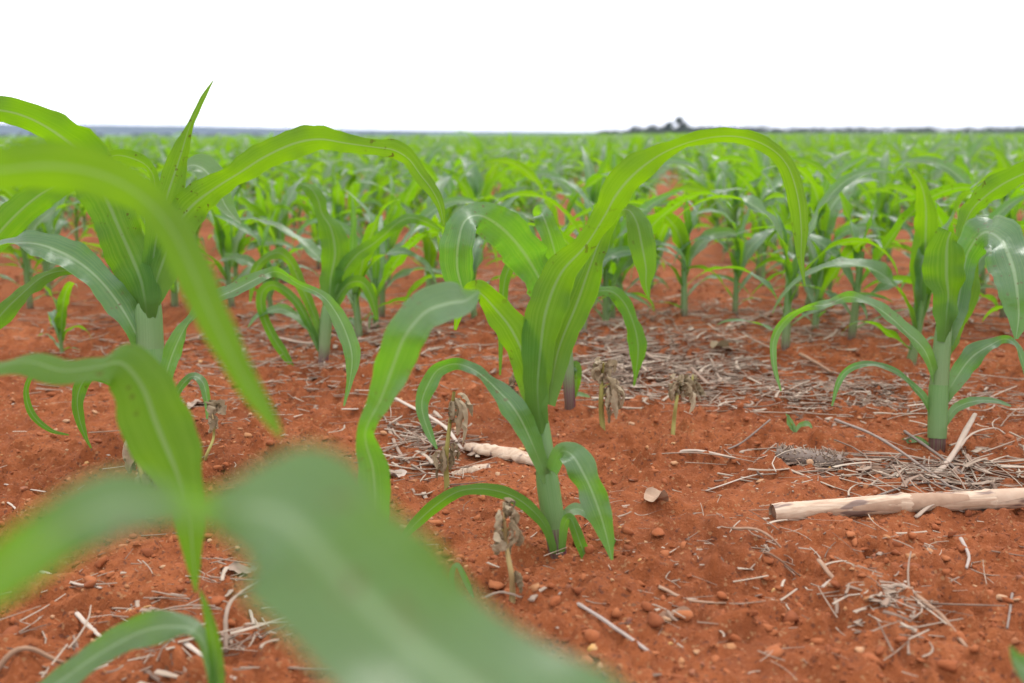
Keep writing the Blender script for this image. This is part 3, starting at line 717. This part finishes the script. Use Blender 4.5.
# ------------------------------------------------------------------ single sticks and stalks
def stick(pixels, w, mat, name, label, cat, lift=0., group=None, taper=.35, k=7, lifts=None):
    P = []
    for i, (x, y) in enumerate(pixels):
        g = ground_at(x, y); P.append(g)
    P = np.array(P); d = (P - CAM) @ FWD
    r = w * .4 * d.mean() / F
    zl = np.array(lifts if lifts else [0] * len(P))
    # keep the shaft on top of the ground it crosses; raised ends shift so that their picture position stays natural
    for i in range(len(P)):
        if zl[i]:
            ray = P[i] - CAM; P[i] = CAM + ray * ((CH - zl[i]) / CH)
    P[:, 2] += r * .6 + lift
    D = catmull(P, 6); D[1:-1] += rng.normal(0, min(r * .06, .0003), D[1:-1].shape)
    v, f, uv = capped_tube(D, r * np.linspace(1, 1 - taper, len(D)) * (1 + rng.normal(0, .07, len(D))), k, .8 if mat in (M_TWIG, M_BROWN) else .5)
    return tag(mk(name, v, f, mat, origin=D[0]), label, cat, group), D

def place(o, D): o.location = Vector([float(c) for c in D[0]])
STK = [
 ([(705, 453), (738, 438), (770, 424)], 3.5, M_TWIG, 'twig', 'thin grey twig lying aslant on bare soil right of the withered weeds', 'twig', [.004, .004, .012]),
 ([(652, 453), (690, 457), (735, 466)], 8, M_PALE, 'straw_stick', 'flat pale stalk piece lying right of the sharp middle plant', 'straw', None),
 ([(640, 449), (700, 455), (768, 468)], 3, M_PALE, 'straw_stick', 'long thin pale straw lying across the flat pale stalk piece', 'straw', [.008, .01, .004]),
 ([(706, 484), (760, 482), (823, 477)], 3, M_PALE, 'straw_stick', 'thin pale straw lying level just above the thick cane', 'straw', None),
 ([(560, 597), (600, 627), (650, 661)], 7, M_TWIG, 'twig', 'straight grey-brown stick slanting down below the sharp middle plant', 'stick', [.006, .004, .004]),
 ([(531, 612), (538, 600), (545, 588)], 8, M_PALE, 'straw_stick', 'short stout white straw stub beside the wilted weed in front', 'straw', [.002, .004, .01]),
 ([(478, 606), (500, 604), (522, 607)], 6, M_PALE, 'straw_stick', 'pale straw piece at the foot of the wilted weed in front', 'straw', None),
 ([(658, 604), (690, 608), (726, 609)], 7, M_BARK, 'stalk_splinter', 'tan flat splinter lying in the soil at lower middle', 'splinter', None),
 ([(836, 411), (880, 432), (940, 470), (985, 505)], 4.5, M_TWIG, 'twig', 'long curved grey twig running down right to the thick cane', 'twig', [.03, .035, .02, .004]),
 ([(905, 425), (940, 447), (995, 487)], 4.5, M_TWIG, 'twig', 'grey-brown twig crossing the straw pile in front of the torn-leaf plant', 'twig', [.02, .02, .006]),
 ([(922, 478), (948, 452), (975, 415)], 9, M_PALE, 'straw_stick', 'thick bleached straw leaning up out of the straw pile on the right', 'straw', [.004, .02, .03]),
 ([(955, 447), (972, 430), (995, 420), (1006, 428)], 3.5, M_PALE, 'straw_stick', 'thin bent bleached straw on top of the straw pile on the right', 'straw', [.015, .03, .03, .02]),
 ([(860, 505), (925, 480), (985, 487), (1040, 478)], 3.5, M_TWIG, 'twig', 'bow-shaped grey twig lying along the back of the thick cane', 'twig', [.004, .012, .012, .004]),
 ([(845, 450), (900, 447), (960, 452), (1030, 457)], 5, M_PALE, 'straw_stick', 'long pale straw lying level across the straw pile behind the cane', 'straw', [.01, .012, .012, .01]),
 ([(40, 561), (70, 571), (101, 586)], 6, M_PALE, 'straw_stick', 'blurred pale straw under the left end of the huge leaf', 'straw', None),
 ([(75, 600), (92, 615), (113, 632)], 7, M_PALE, 'straw_stick', 'stout blurred pale straw at lower left above the seedling leaf', 'straw', None),
 ([(225, 642), (228, 620), (246, 596), (271, 577)], 6, M_PALE, 'straw_stick', 'curved blurred pale straw standing out right of the seedling', 'straw', [.002, .008, .012, .004]),
 ([(246, 606), (258, 625), (270, 646)], 5, M_PALE, 'straw_stick', 'short blurred straw lying inside the bend of the curved straw', 'straw', None),
 ([(186, 654), (210, 670), (236, 692)], 8, M_PALE, 'straw_stick', 'thick white blurred straw under the seedling at the bottom edge', 'straw', None),
 ([(-20, 671), (20, 663), (62, 655)], 9, M_BROWN, 'stick', 'thick dark brown blurred stick at the bottom left corner', 'stick', None),
 ([(-10, 478), (20, 477), (45, 489)], 4, M_PALE, 'straw_stick', 'thin curved pale straw at the left edge above the huge leaf', 'straw', None),
 ([(-10, 500), (8, 503), (22, 516)], 4, M_PALE, 'straw_stick', 'short curved pale straw at the left edge touching the huge leaf', 'straw', None),
 ([(732, 540), (760, 548), (789, 560)], 7, M_BARK, 'stalk_splinter', 'brown split stalk piece lying left below the cane end', 'splinter', [.01, .008, .002]),
 ([(818, 566), (838, 582), (870, 594), (912, 603)], 7, M_BARK, 'stalk_splinter', 'longest tan splinter of the debris at lower right', 'splinter', [.012, .01, .006, .002]),
 ([(822, 600), (832, 598), (842, 595)], 10, M_PALE, 'straw_stick', 'stubby pale stalk end left of the debris at lower right', 'straw', None),
 ([(880, 597), (898, 600), (914, 605)], 13, M_PALE, 'straw_stick', 'thick pale stub in the middle of the debris at lower right', 'straw', None),
 ([(914, 605), (940, 625), (968, 650)], 9, M_BROWN, 'stick', 'dark brown rotten piece trailing from the debris at lower right', 'stick', None),
 ([(1012, 596), (1010, 612), (1007, 632)], 4, M_TWIG, 'twig', 'short upright-looking grey straw near the right edge below the cane', 'twig', None),
 ([(960, 545), (968, 562), (966, 575)], 5, M_TWIG, 'twig', 'small forked grey twig bit on bare soil right below the cane', 'twig', [.006, .004, .0]),
 ([(800, 352), (813, 360), (832, 372)], 6, M_BROWN, 'stick', 'short dark brown stick in the straw beside the purple-based plant', 'stick', [.01, .006, .004]),
 ([(711, 355), (724, 375), (738, 390)], 3.5, M_PALE, 'straw_stick', 'thin pale straw leaning over the little dark hole behind the weeds', 'straw', [.012, .008, .002]),
 ([(395, 398), (440, 425), (462, 445)], 6, M_PALE, 'straw_stick', 'long pale straw at the back of the straw heap behind the twisted leaf', 'straw', [.01, .01, .004]),
 ([(388, 420), (402, 446), (425, 462)], 5, M_PALE, 'straw_stick', 'pale straw at the front of the straw heap behind the twisted leaf', 'straw', [.006, .008, .004]),
 ([(340, 412), (365, 405), (392, 392)], 4, M_PALE, 'straw_stick', 'thin pale straw peeping out left of the twisted leaf', 'straw', None),
 ([(272, 338), (320, 342), (385, 340)], 6, M_PALE, 'straw_stick', 'long pale stalk lying level behind the slender left plant', 'straw', [.006, .006, .006]),
 ([(530, 456), (548, 470), (560, 480)], 3, M_TWIG, 'twig', 'tiny dark twig beside the middle plant stalk near the bark slab', 'twig', None),
 ([(755, 560), (770, 572), (800, 580)], 4, M_BROWN, 'stick', 'thin brown root piece below the split stalk piece', 'stick', [.004, .004, .0]),
 ([(915, 522), (935, 516), (965, 513)], 6, M_PALE, 'straw_stick', 'bleached straw piece lying against the front of the cane', 'straw', None),
]
for pix, w, mat, nm, lab, cat, lf in STK:
    o, D = stick(pix, w, mat, nm, lab, cat, lifts=lf); place(o, D)

# slab of bark behind the middle plant
def slab(p0, p1, wpx, label, mat=None, name='bark_strip', cat='bark'):
    a, b = ground_at(*p0), ground_at(*p1); n = 22
    s = np.linspace(0, 1, n)[:, None]; P = a + (b - a) * s
    ax = nrm((b - a)[None])[0]; sd = np.cross([0, 0, 1], ax); W = wpx * gd(*p0) / F
    ang = np.linspace(-.15, math.pi * .95, 9)
    prof = (.75 + .35 * np.sin(s[:, 0] * 3.0) + .10 * vnoise(s[:, 0] * 9, s[:, 0] * 0, 3))
    V = P[:, None] + (np.cos(ang)[None, :, None] * sd * W * .55 + np.sin(ang)[None, :, None] * np.array([0, 0, W * .55])) * prof[:, None, None]
    V += rng.normal(0, W * .035, V.shape); V += (np.sin(ang * 7 + 1)[None, :] * .06 * W)[:, :, None] * np.array([0, 0, 1])
    V[:, :, 2] += .001
    # inner skin, so the strip has thickness
    V2 = V.copy(); cen = P[:, None] + [0, 0, -.002]; V2 = cen + (V - cen) * .82
    m = 18
    Vt = np.concatenate([V, V2[:, ::-1]], 1)
    u = np.stack(np.meshgrid(np.linspace(0, 1, m), np.linspace(0, 1, n)), -1).reshape(-1, 2)
    o = mk(name, Vt.reshape(-1, 3), grid_faces(n, m, True), mat or M_CANE, None, u, origin=a); place(o, [a])
    return tag(o, label, cat)
slab((466, 444), (548, 462), 16, 'split pale bark slab lying half buried behind the sharp middle plant')
slab((452, 468), (490, 466), 10, 'small bark flake lying below the larger bark slab')

# the thick cane at the right
c0, c1 = ground_at(772, 523), ground_at(1075, 505)
root = thing('dry_cane', c0, 'thick pale dry cane stalk with two joints lying on the soil at right', 'cane stalk')
n = 90; s = np.linspace(0, 1, n); P = c0 + (c1 - c0) * s[:, None]
rad = .0106 * (1 + .15 * np.exp(-((s - .415) / .012) ** 2) + .18 * np.exp(-((s - .70) / .010) ** 2) + .10 * np.exp(-((s - .03) / .012) ** 2)) * (1 + .03 * np.sin(s * 20))
P[:, 2] = np.linspace(.0068, .0105, n) + .5 * (H(P[:, 0], P[:, 1]).mean()) + .003 + .002 * np.sin(s * 5)
v, f, uv = tube(P, rad, 36)
v = v + (nrm(v - np.repeat(P, 36, 0)) * (rng.normal(0, .00012, (n * 36, 1)) + np.tile(rng.normal(0, .00022, 36), n)[:, None]))
mk('shaft', v, f, M_CANE, root, uv, origin=root.location)
# open sawn end: rim and pith
T0 = nrm((P[1] - P[0])[None])[0]
Pe = np.array([P[0] + T0 * .001, P[0] - T0 * .0005]); v, f, uv = tube(np.array([P[0] + T0 * .003, P[0] + T0 * .0025, P[0] + T0 * .0024]), np.array([.0092, .0088, .0003]), 18)
mk('pith', v, f, M_BROWN, root, uv, origin=root.location)
# loose husk around the second joint and peeling strip
sd = np.cross(T0, [0, 0, 1])
def husk(a, b, r0, w0, ph):
    ss = np.linspace(a, b, 16); Q = c0 + (c1 - c0) * ss[:, None]; Q[:, 2] = np.interp(ss, s, P[:, 2])
    an = np.linspace(ph - w0, ph + w0, 10); k = np.linspace(1, .25, 16)
    V = np.stack([Q + (np.cos(ph + (x - ph) * k))[:, None] * -sd * r0 + (np.sin(ph + (x - ph) * k))[:, None] * np.array([0, 0, r0]) for x in an], 1)
    u = np.stack(np.meshgrid(np.linspace(0, 1, 10), np.linspace(0, 1, 16)), -1).reshape(-1, 2)
    mk('husk', V.reshape(-1, 3), grid_faces(16, 10), M_BARK, root, u, origin=root.location)
husk(.42, .62, .0112, 1.2, 2.4); husk(.71, .95, .0120, 1.5, 1.6); husk(.40, .24, .0111, .7, 2.9)

# bristly old cob in the straw pile
a, b = ground_at(776, 466), ground_at(842, 474)
root = thing('old_cob', a, 'bristly grey-brown old cob lying in the straw pile behind the cane', 'maize cob')
s = np.linspace(0, 1, 26); P = a + (b - a) * s[:, None]; P[:, 2] += .010
v, f, uv = capped_tube(P, .010 * (.75 + .35 * np.sin(np.pi * np.clip(s * .8 + .1, 0, 1))), 14); mk('core', v, f, M_TWIG, root, uv, origin=root.location)
vs, fs, c = [], [], 0
for _ in range(420):
    t = rng.random(); q = a + (b - a) * t + [0, 0, .010]; an = rng.uniform(0, 6.28)
    ax = nrm((b - a)[None])[0]; e1 = np.cross(ax, [0, 0, 1]); dr = e1 * math.cos(an) + np.array([0, 0, 1]) * math.sin(an)
    tp = q + dr * .0145 * rng.uniform(.8, 1.15) + ax * rng.normal(0, .004)
    v, f, _ = tube(np.array([q + dr * .007, (q + dr * .007 + tp) / 2, tp]), np.array([.0011, .0009, .0003]), 4)
    vs.append(v); fs.append(f + c); c += len(v)
mk('bristles', np.vstack(vs), np.vstack(fs), M_STRAW, root, origin=root.location)['kind'] = 'stuff'

# dry leaf scraps
def scrap(x, y, Lpx, Wpx, ang, label, mat=M_PALE):
    g = ground_at(x, y); d = gd(x, y); L = Lpx * d / F; W = Wpx * d / F
    s = np.linspace(-.5, .5, 12); ca, sa = math.cos(ang), math.sin(ang)
    P = np.stack([g[0] + ca * s * L, g[1] + sa * s * L * 1.5, g[2] + .005 + .25 * W * np.cos(s * 4 + 1) ** 2 - .003], -1)
    A = np.stack([-sa + 0 * s, ca + 0 * s, .35 * np.sin(s * 5)], -1) * (W * .6 * np.sqrt(np.clip(1 - (2 * s) ** 2, .03, 1)))[:, None]
    v, f, uv = ribbon(P, A, 7, .3, .25, int(x + y))
    o = mk('dry_leaf_scrap', v, f, mat, None, uv, origin=g); place(o, [g]); tag(o, label, 'dry leaf')
scrap(868, 475, 34, 16, .2, 'pale curled dry leaf scrap between the old cob and the cane', M_BARK)
scrap(238, 573, 38, 14, -.1, 'blurred whitish dry leaf scrap behind the seedling at lower left')
scrap(655, 508, 18, 22, 1.0, 'upright pinkish dry leaf scrap right of the middle plant', M_BARK)
scrap(672, 625, 40, 18, .3, 'tan dry leaf scrap half sunk in soil at lower middle', M_BARK)
scrap(722, 352, 26, 16, .5, 'brown folded dry leaf standing by the little dark hole', M_WILT)
scrap(200, 395, 30, 14, 1.2, 'pale dry leaf strip beside the large left plant')
scrap(395, 470, 24, 12, .4, 'pale dry leaf scrap in the straw heap behind the twisted leaf')

# ------------------------------------------------------------------ withered weeds
def crumple(cen, L, W, dr, seed, droop=.5):
    """one shrivelled leaf: a narrow blade that curls up on itself"""
    r = np.random.default_rng(seed); n = 26; s = np.linspace(0, 1, n)
    dr = np.array(dr, float); dr /= np.linalg.norm(dr)
    ax = nrm(np.cross(dr, [r.normal(0, .4), r.normal(0, .4), 1])[None])[0]; cr = np.cross(ax, dr)
    th = r.uniform(1.2, 4.2) * s ** 1.4 + .35 * np.sin(7 * s + r.uniform(0, 6))
    D = np.cos(th)[:, None] * dr - np.sin(th)[:, None] * np.abs(cr[2]) * np.sign(cr[2] + 1e-6) * cr
    P = cen + np.cumsum(D, 0) * L / n; P[:, 2] -= droop * L * s ** 2
    T = nrm(np.gradient(P, axis=0)); sd = nrm(np.cross(T, np.cross(ax, T)) + 1e-6); nn = np.cross(T, sd)
    tw = r.uniform(-1, 1) + r.uniform(-2, 2) * s + .5 * np.sin(6 * s + r.uniform(0, 6))
    A = (np.cos(tw)[:, None] * sd + np.sin(tw)[:, None] * nn) * (W / 2 * np.sin(np.pi * (.08 + .9 * s)) ** .7)[:, None]
    return ribbon(P, A, 9, .9, .35, seed, waves=3., roll=.4)
def weed(bx, by, pts, stem_w, leaves, label, green=False):
    """pts: stem pixels from the base up; leaves: (x, y, length_px, width_px, direction_deg in the picture)"""
    g = ground_at(bx, by); d = gd(bx, by); k = d / F
    o = thing('withered_weed', g, label, 'weed', 'withered weeds')
    D = catmull(np.array([[x, y, 0] for x, y in pts], float), 5)
    P = np.array([px(x, y, d + .006 * math.sin(i * .7)) for i, (x, y, _) in enumerate(D)]); P[0, 2] -= .01
    v, f, uv = tube(P, stem_w / 2 * k * np.linspace(1, .55, len(P)), 7)
    mk('stem', v, f, M_WSTEM, o, uv, origin=g)
    for i, (x, y, L, W, a) in enumerate(leaves):
        for q in range(3):
            c = px(x + rng.uniform(-2, 2), y + rng.uniform(-3, 3), d + rng.uniform(-.008, .008)); a_ = a + q * rng.uniform(-45, 45)
            dr = RIGHT * math.cos(R(a_)) + np.array([0, 0, 1.]) * math.sin(R(a_)) + np.array([0, rng.uniform(-.7, .4), 0])
            v, f, uv = crumple(c, L * k * (1.1, .85, .7)[q], W * k * (.66, .5, .6)[q], dr, int(bx * 7 + i * 2 + q))
            mk('leaf', v, f, M_WILT, o, uv, origin=g)
            if q == 0 and i % 2 == 0:
                m_ = P[min(len(P) - 1, max(1, int(len(P) * (by - y - 8) / max(1, by - pts[-1][1]))))]
                v, f, uv = tube(np.array([m_, (m_ + c) / 2 + [0, 0, .002], c]), np.array([.9, .7, .5]) * stem_w * .2 * k, 5); mk('branch', v, f, M_WSTEM, o, uv, origin=g)
    return o
weed(603, 430, [(603, 432), (601, 405), (602, 380), (603, 362)], 6,
     [(603, 366, 20, 15, 95), (604, 368, 18, 13, 60), (602, 368, 17, 12, 120), (607, 378, 26, 13, -50), (603, 375, 16, 10, -110), (600, 368, 14, 10, 80), (611, 385, 26, 12, -75), (615, 386, 22, 12, -45), (604, 395, 22, 9, -80), (610, 380, 30, 10, -30)],
     'tallest withered weed with grey shrivelled leaves right of the sharp middle plant')
weed(673, 430, [(673, 432), (675, 412), (678, 392), (680, 380)], 4.5,
     [(680, 384, 16, 13, 90), (678, 382, 18, 12, 150), (682, 380, 16, 13, 30), (684, 384, 22, 10, -20), (679, 384, 16, 11, 200), (676, 386, 12, 8, -90)],
     'withered weed with one round shrivelled head, right of the tallest withered weed')
weed(692, 392, [(692, 394), (692, 384), (693, 375)], 3.5,
     [(690, 384, 16, 14, 90), (695, 382, 18, 12, 80), (692, 386, 20, 10, 10), (688, 388, 16, 10, 170)],
     'low folded withered weed close behind the round-headed one')
weed(447, 486, [(447, 488), (446, 460), (449, 430), (454, 392)], 6,
     [(455, 396, 34, 15, -55), (458, 398, 36, 12, -40), (452, 398, 30, 10, -95), (441, 450, 26, 9, -110), (444, 446, 30, 9, -75), (452, 445, 22, 10, -80), (446, 455, 24, 8, -120)],
     'withered weed with a greenish bare stem left of the middle plant by the bark slab')
weed(512, 606, [(512, 608), (512, 580), (507, 550), (504, 520)], 7,
     [(504, 500, 24, 18, -20), (500, 512, 24, 14, -120), (497, 528, 30, 22, -60), (510, 522, 30, 10, -40), (514, 525, 30, 10, -65), (516, 570, 26, 11, -70), (505, 505, 20, 16, 40)],
     'wilted weed with folded grey leaves in front of the sharp middle plant')
weed(521, 407, [(521, 409), (521, 395), (520, 380)], 4.5,
     [(520, 382, 18, 14, 90), (518, 380, 14, 13, 150), (523, 380, 15, 12, 30), (524, 394, 18, 8, -20), (519, 392, 14, 8, 200)],
     'small grey curled weed half hidden left behind the middle plant stalk')
weed(150, 520, [(150, 522), (146, 490), (136, 455)], 7,
     [(132, 438, 34, 16, -85), (128, 442, 28, 14, -110), (136, 445, 26, 14, -60), (142, 460, 38, 20, -80), (148, 466, 34, 18, -60), (152, 470, 36, 18, -110), (160, 478, 26, 16, -70), (140, 475, 30, 16, -120)],
     'clump of beige dead leaves under the bending leaf at left')
weed(206, 480, [(206, 482), (205, 460), (213, 440), (214, 425)], 4,
     [(213, 412, 22, 22, 80), (218, 425, 18, 18, 100), (206, 470, 26, 12, 20), (210, 475, 24, 8, -15)],
     'weed with one square dry leaf on top beside the bending leaf at left')

def seedling(bx, by, blades, label, mat=M_SEED):
    g = ground_at(bx, by); d = gd(bx, by)
    o = thing('weed_seedling', g, label, 'seedling')
    for secs in blades: hero_leaf(o, d, secs, q=.5, mat=mat)
    return o
seedling(795, 430, [[(795, 432, 3), (789, 424, 5), (788, 415, 3)], [(795, 432, 3), (800, 425, 5), (808, 424, 6), (812, 428, 2)], [(794, 432, 3), (793, 424, 4), (786, 414, 2)]], 'tiny forked seedling alone on bare soil left of the torn-leaf plant')
seedling(920, 442, [[(930, 446, 3), (920, 440, 6), (908, 440, 7), (895, 444, 2)]], 'single low green blade lying at the foot of the torn-leaf plant')
seedling(578, 398, [[(568, 399, 3), (578, 394, 6), (590, 397, 2)]], 'small bright green sprig at the foot of the thin plant behind the middle one')
seedling(400, 590, [[(456, 600, 3), (452, 575, 6), (458, 565, 5), (468, 585, 6), (474, 598, 2)]], 'thin bent grass blade beside the huge blurred leaf edge')

# ------------------------------------------------------------------ hills, trees, treelines
def leaf_cloud(cs, rs, n, size, seed):
    r = np.random.default_rng(seed); V, Fc, c = [], [], 0
    for (cx_, cy_, cz_), (rx, ry, rz) in zip(cs, rs):
        d = nrm(r.normal(0, 1, (n, 3))); p = d * (r.random((n, 1)) ** .4) * [rx, ry, rz] + [cx_, cy_, cz_]
        a = nrm(r.normal(0, 1, (n, 3))); b = nrm(np.cross(a, r.normal(0, 1, (n, 3)))); s = size * r.uniform(.6, 1.3, (n, 1))
        q = np.stack([p + a * s, p + b * s * .6, p - a * s, p - b * s * .6], 1).reshape(-1, 3)
        V.append(q); Fc.append(np.arange(len(q)).reshape(-1, 4) + c); c += len(q)
    return np.vstack(V), np.vstack(Fc)
def tree(x, y, h, wd, seed, label):
    g = np.array([x, y, float(H(x, y)) - .3]); r = np.random.default_rng(seed)
    o = thing('tree', g, label, 'tree', 'trees on the horizon')
    Pt = catmull(np.array([[0, 0, 0], [.1 * wd * r.uniform(-1, 1), 0, h * .35], [.1 * wd * r.uniform(-1, 1), .2, h * .75]]), 6)
    v, f, uv = tube(Pt, np.linspace(h * .035, h * .012, len(Pt)), 8); mk('trunk', v, f, M_TRUNK, o, uv)
    k = 9; cs, rs = [], []
    for _ in range(k):
        t = r.uniform(.35, .95); w = wd * (1 - abs(t - .55) * 1.2)
        cs.append((r.uniform(-.5, .5) * w, r.uniform(-.5, .5) * w, h * t)); q = r.uniform(.14, .24) * h; rs.append((q * 1.1, q, q * .8))
        v, f, uv = tube(np.array([[0, 0, h * t * .5], np.array(cs[-1]) * [.6, .6, .9], np.array(cs[-1])]), np.array([.012, .008, .003]) * h, 5)
        mk('limb', v, f, M_TRUNK, o, uv)
    v, f = leaf_cloud(cs, rs, 170, h * .035, seed)
    mk('crown', v, f, M_TREE, o, smooth=False)
DT = 620.
def tx(p, d=DT): return (p - CXP) / F * d
tree(tx(632), DT, 6.0, 6.5, 1, 'low round dark tree at the left end of the horizon clump')
tree(tx(653), DT + 15, 6.4, 6.0, 2, 'medium dark tree in the middle of the horizon clump')
tree(tx(664), DT - 5, 8.0, 4.5, 3, 'narrow taller tree left beside the tallest horizon tree')
tree(tx(678), DT + 5, 10.0, 6.5, 4, 'tallest dark tree on the horizon above the arching leaf')
def treeline(name, pts, n, size, seed, label):
    r = np.random.default_rng(seed); cs, rs = [], []
    for (p0, p1, d0, d1, h0, h1, m) in pts:
        for _ in range(m):
            t = r.random(); d = d0 + (d1 - d0) * t + r.uniform(-20, 20); x = tx(p0 + (p1 - p0) * t, d); h = (h0 + (h1 - h0) * t) * r.uniform(.6, 1.15)
            cs.append((x, d, float(H(x, d)) + h * .45)); rs.append((h * r.uniform(.6, 1.3), h * .6, h * .55))
    v, f = leaf_cloud(cs, rs, n, size, seed)
    tag(mk(name, v, f, M_TREE, None, smooth=False), label, 'treeline', None, 'stuff')
treeline('treeline', [(596, 710, 640, 640, 2.6, 5.0, 110), (640, 760, 700, 760, 5.5, 7.0, 120), (740, 1130, 760, 720, 5.8, 6.4, 330)], 60, .55, 11, 'dark line of trees along the horizon on the right')
treeline('treeline', [(-120, 430, 1500, 1900, 7, 5, 190)], 40, 1.0, 12, 'thin dark line of distant trees below the blue hills on the left')
def hills(name, d, prof, mat, seed):
    xs_ = np.linspace(prof[0][0], prof[-1][0], 400); hp = np.interp(xs_, [p[0] for p in prof], [p[1] for p in prof])
    hp = hp * (1 + .06 * vnoise(xs_ / 23, xs_ * 0, seed)) + .5 * vnoise(xs_ / 5, xs_ * 0, seed + 1)
    V = []
    for t, hh in ((0, 0), (.35, .55), (.6, .82), (.8, .97), (1, 1.0), (1.3, .7), (1.7, 0)):
        dd = d * (1 + .16 * (t - 1)); xx = tx(xs_, dd); V.append(np.stack([xx, dd + 0 * xx, CH + (hp / F * d) * hh - (3 if hh == 0 else 0)], -1))
    V = np.array(V); mk(name, V.reshape(-1, 3), grid_faces(7, 400), mat)['kind'] = 'structure'
hills('hills', 6000., [(-700, 9), (-300, 10), (0, 9.5), (90, 8.5), (200, 7), (300, 5), (380, 3.2), (470, 2.2), (560, 1.6), (640, 1.4), (1000, 1.2), (1800, 2)], M_HILL, 41)

# ------------------------------------------------------------------ air
import bmesh
bm = bmesh.new(); bmesh.ops.create_cube(bm, size=1)
me = bpy.data.meshes.new('haze'); bm.to_mesh(me); bm.free()
hz = bpy.data.objects.new('haze', me); COL.objects.link(hz)
hz.scale = (14000, 7200, 84); hz.location = (0, 3500, 84 / 2 - 6)
hm, nt = new_mat('haze'); t = NT(nt)
pv = t.n('ShaderNodeVolumePrincipled', i_Color=(.40, .55, 1., 1), i_Density=5.5e-5, i_Anisotropy=.1)
ho = t.n('ShaderNodeOutputMaterial'); t.link(pv.outputs[0], ho.inputs['Volume'])
me.materials.append(hm); tag(hz, 'thin blue-grey haze over the far hills', 'haze', None, 'stuff')

# ------------------------------------------------------------------ sky, sun, camera
SUN_EL, SUN_AZ = R(58), R(35)
w = bpy.data.worlds.new('World'); S.world = w; w.use_nodes = True
nt = w.node_tree; nt.nodes.clear(); t = NT(nt)
sky = t.n('ShaderNodeTexSky', sky_type='NISHITA', sun_disc=False, sun_elevation=SUN_EL, sun_rotation=SUN_AZ)
tc = t.n('ShaderNodeTexCoord').outputs['Generated']
sep = t.n('ShaderNodeSeparateXYZ', i_0=tc)
cl = t.n('ShaderNodeTexNoise', i_Vector=tc, i_Scale=2.6, i_Detail=5.).outputs[0]
zen = t.math('MULTIPLY', sep.outputs[2], 1.0, True)
lum = t.math('ADD', 14.0, t.math('MULTIPLY', zen, 9.))
lum = t.math('MULTIPLY', lum, t.math('ADD', .9, t.math('MULTIPLY', cl, .2)))
comb = t.n('ShaderNodeCombineColor', i_0=lum, i_1=lum, i_2=t.math('MULTIPLY', lum, 1.015))
colr = t.mix(.9, sky.outputs[0], comb.outputs[0])
bg = t.n('ShaderNodeBackground', i_Color=colr, i_Strength=.1)
t.n('ShaderNodeOutputWorld', i_0=bg.outputs[0])
sl = bpy.data.lights.new('sun', 'SUN'); sl.energy = 1.5; sl.angle = R(12); sl.color = (1, .97, .92)
so = bpy.data.objects.new('sun', sl); COL.objects.link(so)
dv = Vector((math.sin(SUN_AZ) * math.cos(SUN_EL), math.cos(SUN_AZ) * math.cos(SUN_EL), math.sin(SUN_EL)))
so.rotation_euler = dv.to_track_quat('Z', 'Y').to_euler()

cd = bpy.data.cameras.new('camera'); cam = bpy.data.objects.new('camera', cd); COL.objects.link(cam)
cd.sensor_width = 36; cd.lens = 36 * F / 1024; cd.clip_start = .01; cd.clip_end = 30000
cam.location = CAM; cam.rotation_euler = (R(90) - PITCH, 0, 0)
cd.dof.use_dof = True; cd.dof.focus_distance = 1.18; cd.dof.aperture_fstop = 4.8; cd.dof.aperture_blades = 0
S.camera = cam
S.view_settings.view_transform = 'Standard'; S.view_settings.look = 'None'; S.view_settings.exposure = .36; S.view_settings.gamma = 1
S.cycles.volume_bounces = 0; S.cycles.max_bounces = 8; S.cycles.transmission_bounces = 6; S.cycles.use_denoising = True; S.cycles.denoiser = 'OPENIMAGEDENOISE'; S.cycles.denoising_prefilter = 'ACCURATE'; S.cycles.denoising_input_passes = 'RGB_ALBEDO_NORMAL'; S.cycles.use_adaptive_sampling = False; S.cycles.sample_clamp_indirect = 4
